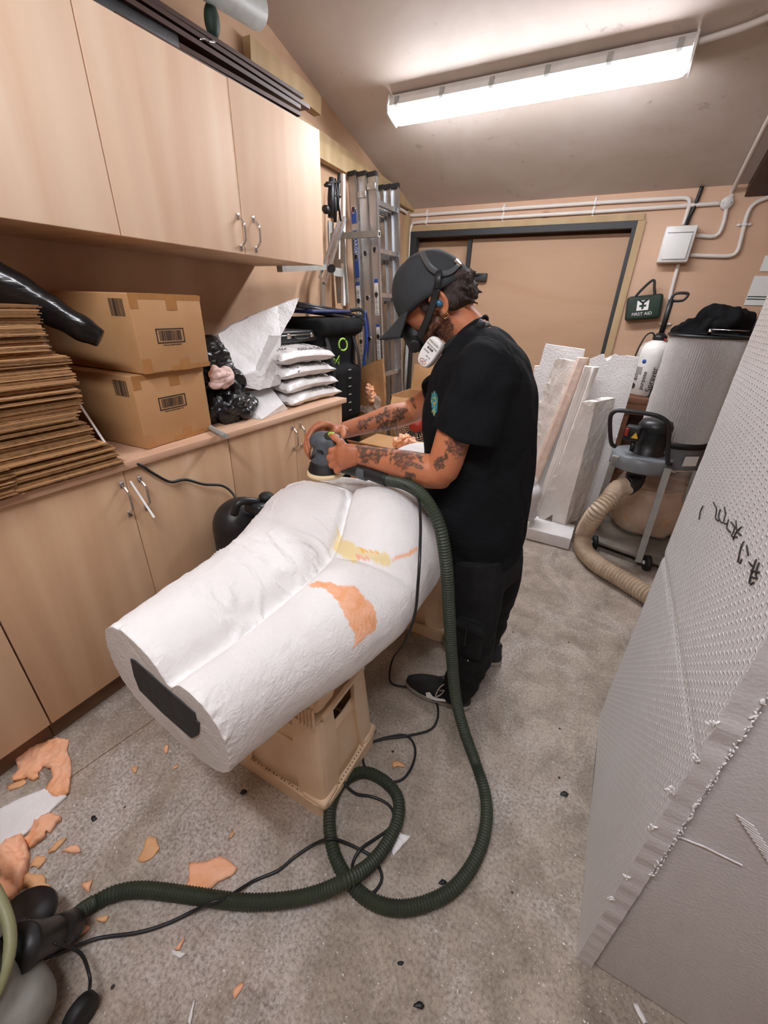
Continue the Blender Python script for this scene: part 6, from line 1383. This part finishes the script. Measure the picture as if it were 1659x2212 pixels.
for k, v in enumerate(shirt.data.vertices):
    p = v.co+off; a = noise.noise(Vector((p.x*7+p.z*5, p.y*8, p.z*3.2-p.x*4))); c_ = noise.noise(Vector((p.x*16-p.z*9, p.y*15, p.z*7)))
    v.co += nn_[k]*(.0085*(abs(a)*2-.7)+.0035*c_)
    x, y = pj(p); col = 0
    if ((x-934)/7)**2+((y-872)/25)**2 < 1 and p.y > 1.085: col = 1
    at.data[k].color = (col, 0, 0, 1)
# trousers
b = B(); rs = []
for z, cx, hd, hw in ((.80, -.315, .130, .160), (.72, -.305, .142, .172), (.64, -.292, .150, .178), (.58, -.282, .146, .180), (.535, -.272, .118, .165)):
    rs.append([Vector((cx+hd*math.cos(a), 1.278+hw*math.sin(a), z)) for a in [2*PI*j/40 for j in range(40)]])
b.rings(rs)
limb(b, [(-.275, 1.185, .66), (-.252, 1.168, .54), (-.244, 1.155, .42), (-.232, 1.148, .30), (-.236, 1.145, .18), (-.258, 1.14, .085), (-.268, 1.14, .055)], [.098, .090, .084, .078, .070, .064, .066], 26)
limb(b, [(-.275, 1.375, .66), (-.238, 1.392, .54), (-.226, 1.400, .42), (-.232, 1.405, .30), (-.236, 1.410, .18), (-.246, 1.412, .085), (-.252, 1.412, .055)], [.098, .092, .084, .076, .070, .064, .064], 26)
b.box((-.232, 1.068, .40), (.10, .040, .15), Matrix.Rotation(.12, 3, 'X'), bev=.015, seg=3); b.box((-.234, 1.050, .465), (.108, .030, .035), Matrix.Rotation(.12, 3, 'X'), bev=.01, seg=3)
tr = fuse(b.done('trousers', 'black_trouser', man), .006, 4); nn_ = [v.normal.copy() for v in tr.data.vertices]
for k, v in enumerate(tr.data.vertices):
    p = v.co+off; w_ = min(1, max(.25, (.5-p.z)*3)); a = noise.noise(Vector((p.x*9, p.y*9, p.z*(16 if p.z < .3 else 9)+p.x*6))); v.co += nn_[k]*(.007*w_*(abs(a)*2-.5)+.003*noise.noise(p*26))
b = B().box((-.234, 1.0335, .448), (.006, .002, .11), Matrix.Rotation(.10, 3, 'X')); b.done('pocket_pleat', 'cable_black', man)
# shoes
def shoe(cx, cy, ang, lab=None):
    R_ = Matrix.Rotation(ang, 3, 'Z'); c = Vector((cx, cy, 0))
    def outl(s_, z, infl=0):
        out = []
        for i in range(36):
            a = 2*PI*i/36; x = math.cos(a); y = math.sin(a); w = .046*(1-.22*math.exp(-((x-.25)/.35)**2))*(1 if x < .9 else .9)
            out.append(c+R_ @ V(x*.138*s_+infl*x, y*(w*s_+infl), z))
        return out
    st = B().rings([outl(.97, .001), outl(1.0, .008), outl(1.0, .022), outl(.97, .026)]).done('shoe_sole', 'sole_white', man)
    b2 = B(); rs = []
    for z, s_, sh_ in ((.024, .97, 0), (.045, .96, .003), (.062, .86, .012), (.078, .72, .030), (.094, .52, .055), (.112, .44, .066), (.118, .40, .066)):
        rs.append([p+R_ @ V(sh_, 0, z) if False else Vector((p.x, p.y, 0))+R_ @ V(sh_, 0, 0)+V(0, 0, z) for p in outl(s_, 0)])
    b2.rings(rs); up = b2.done('shoe_upper', 'shoe_black', man)
    for k in range(5):
        x = -.045+.020*k; z = .068+.008*k; w = .026-.001*k
        B().tube(crs([c+R_ @ V(x, w, z-.006), c+R_ @ V(x+.004, 0, z+.009), c+R_ @ V(x+.008, -w, z-.006)], .005), .0026, 6).done('shoe_lace', 'lace_tan', man)
    for s_ in (-1, 1): B().tube(crs([c+R_ @ V(.040, -.005, .106), c+R_ @ V(.018, s_*.03-.012, .105), c+R_ @ V(.010, s_*.02-.045, .075), c+R_ @ V(.03, s_*.008-.04, .085), c+R_ @ V(.040, -.005, .106)], .006), .0022, 6).done('lace_bow', 'lace_tan', man)
    b3 = B(); pts = [(-.030, -.0475, .030), (.010, -.0500, .036), (.055, -.0485, .052), (.060, -.0470, .060), (.020, -.0490, .050), (-.005, -.0480, .046), (-.020, -.0460, .060), (-.034, -.0465, .050)]
    b3.prism([c+R_ @ V(*p) for p in pts], R_ @ V(0, .002, 0)); b3.done('shoe_flash', 'white_paint', man)
shoe(-.332, 1.125, .07); shoe(-.285, 1.415, .0)
# paint flecks on the trousers
b = B()
for px, py in ((993, 1374), (1014, 1395), (996, 1405), (1011, 1427), (992, 1390)):
    p = aty(px, py, 1.072); 
    b.ell(p, (.0035, .0012, .0018), Matrix.Rotation(.6, 3, 'Y'), 1)
b.done('foam_flecks', 'white_paint', man)
# black pull bar on the door behind the head
h = B().box((aty(1031, 599, YB+.06).x, YB+.06, aty(1031, 599, YB+.06).z), (.17, .04, .062), bev=.004).done('door_pull', 'black_frame', bpy.data.objects['door_2'])
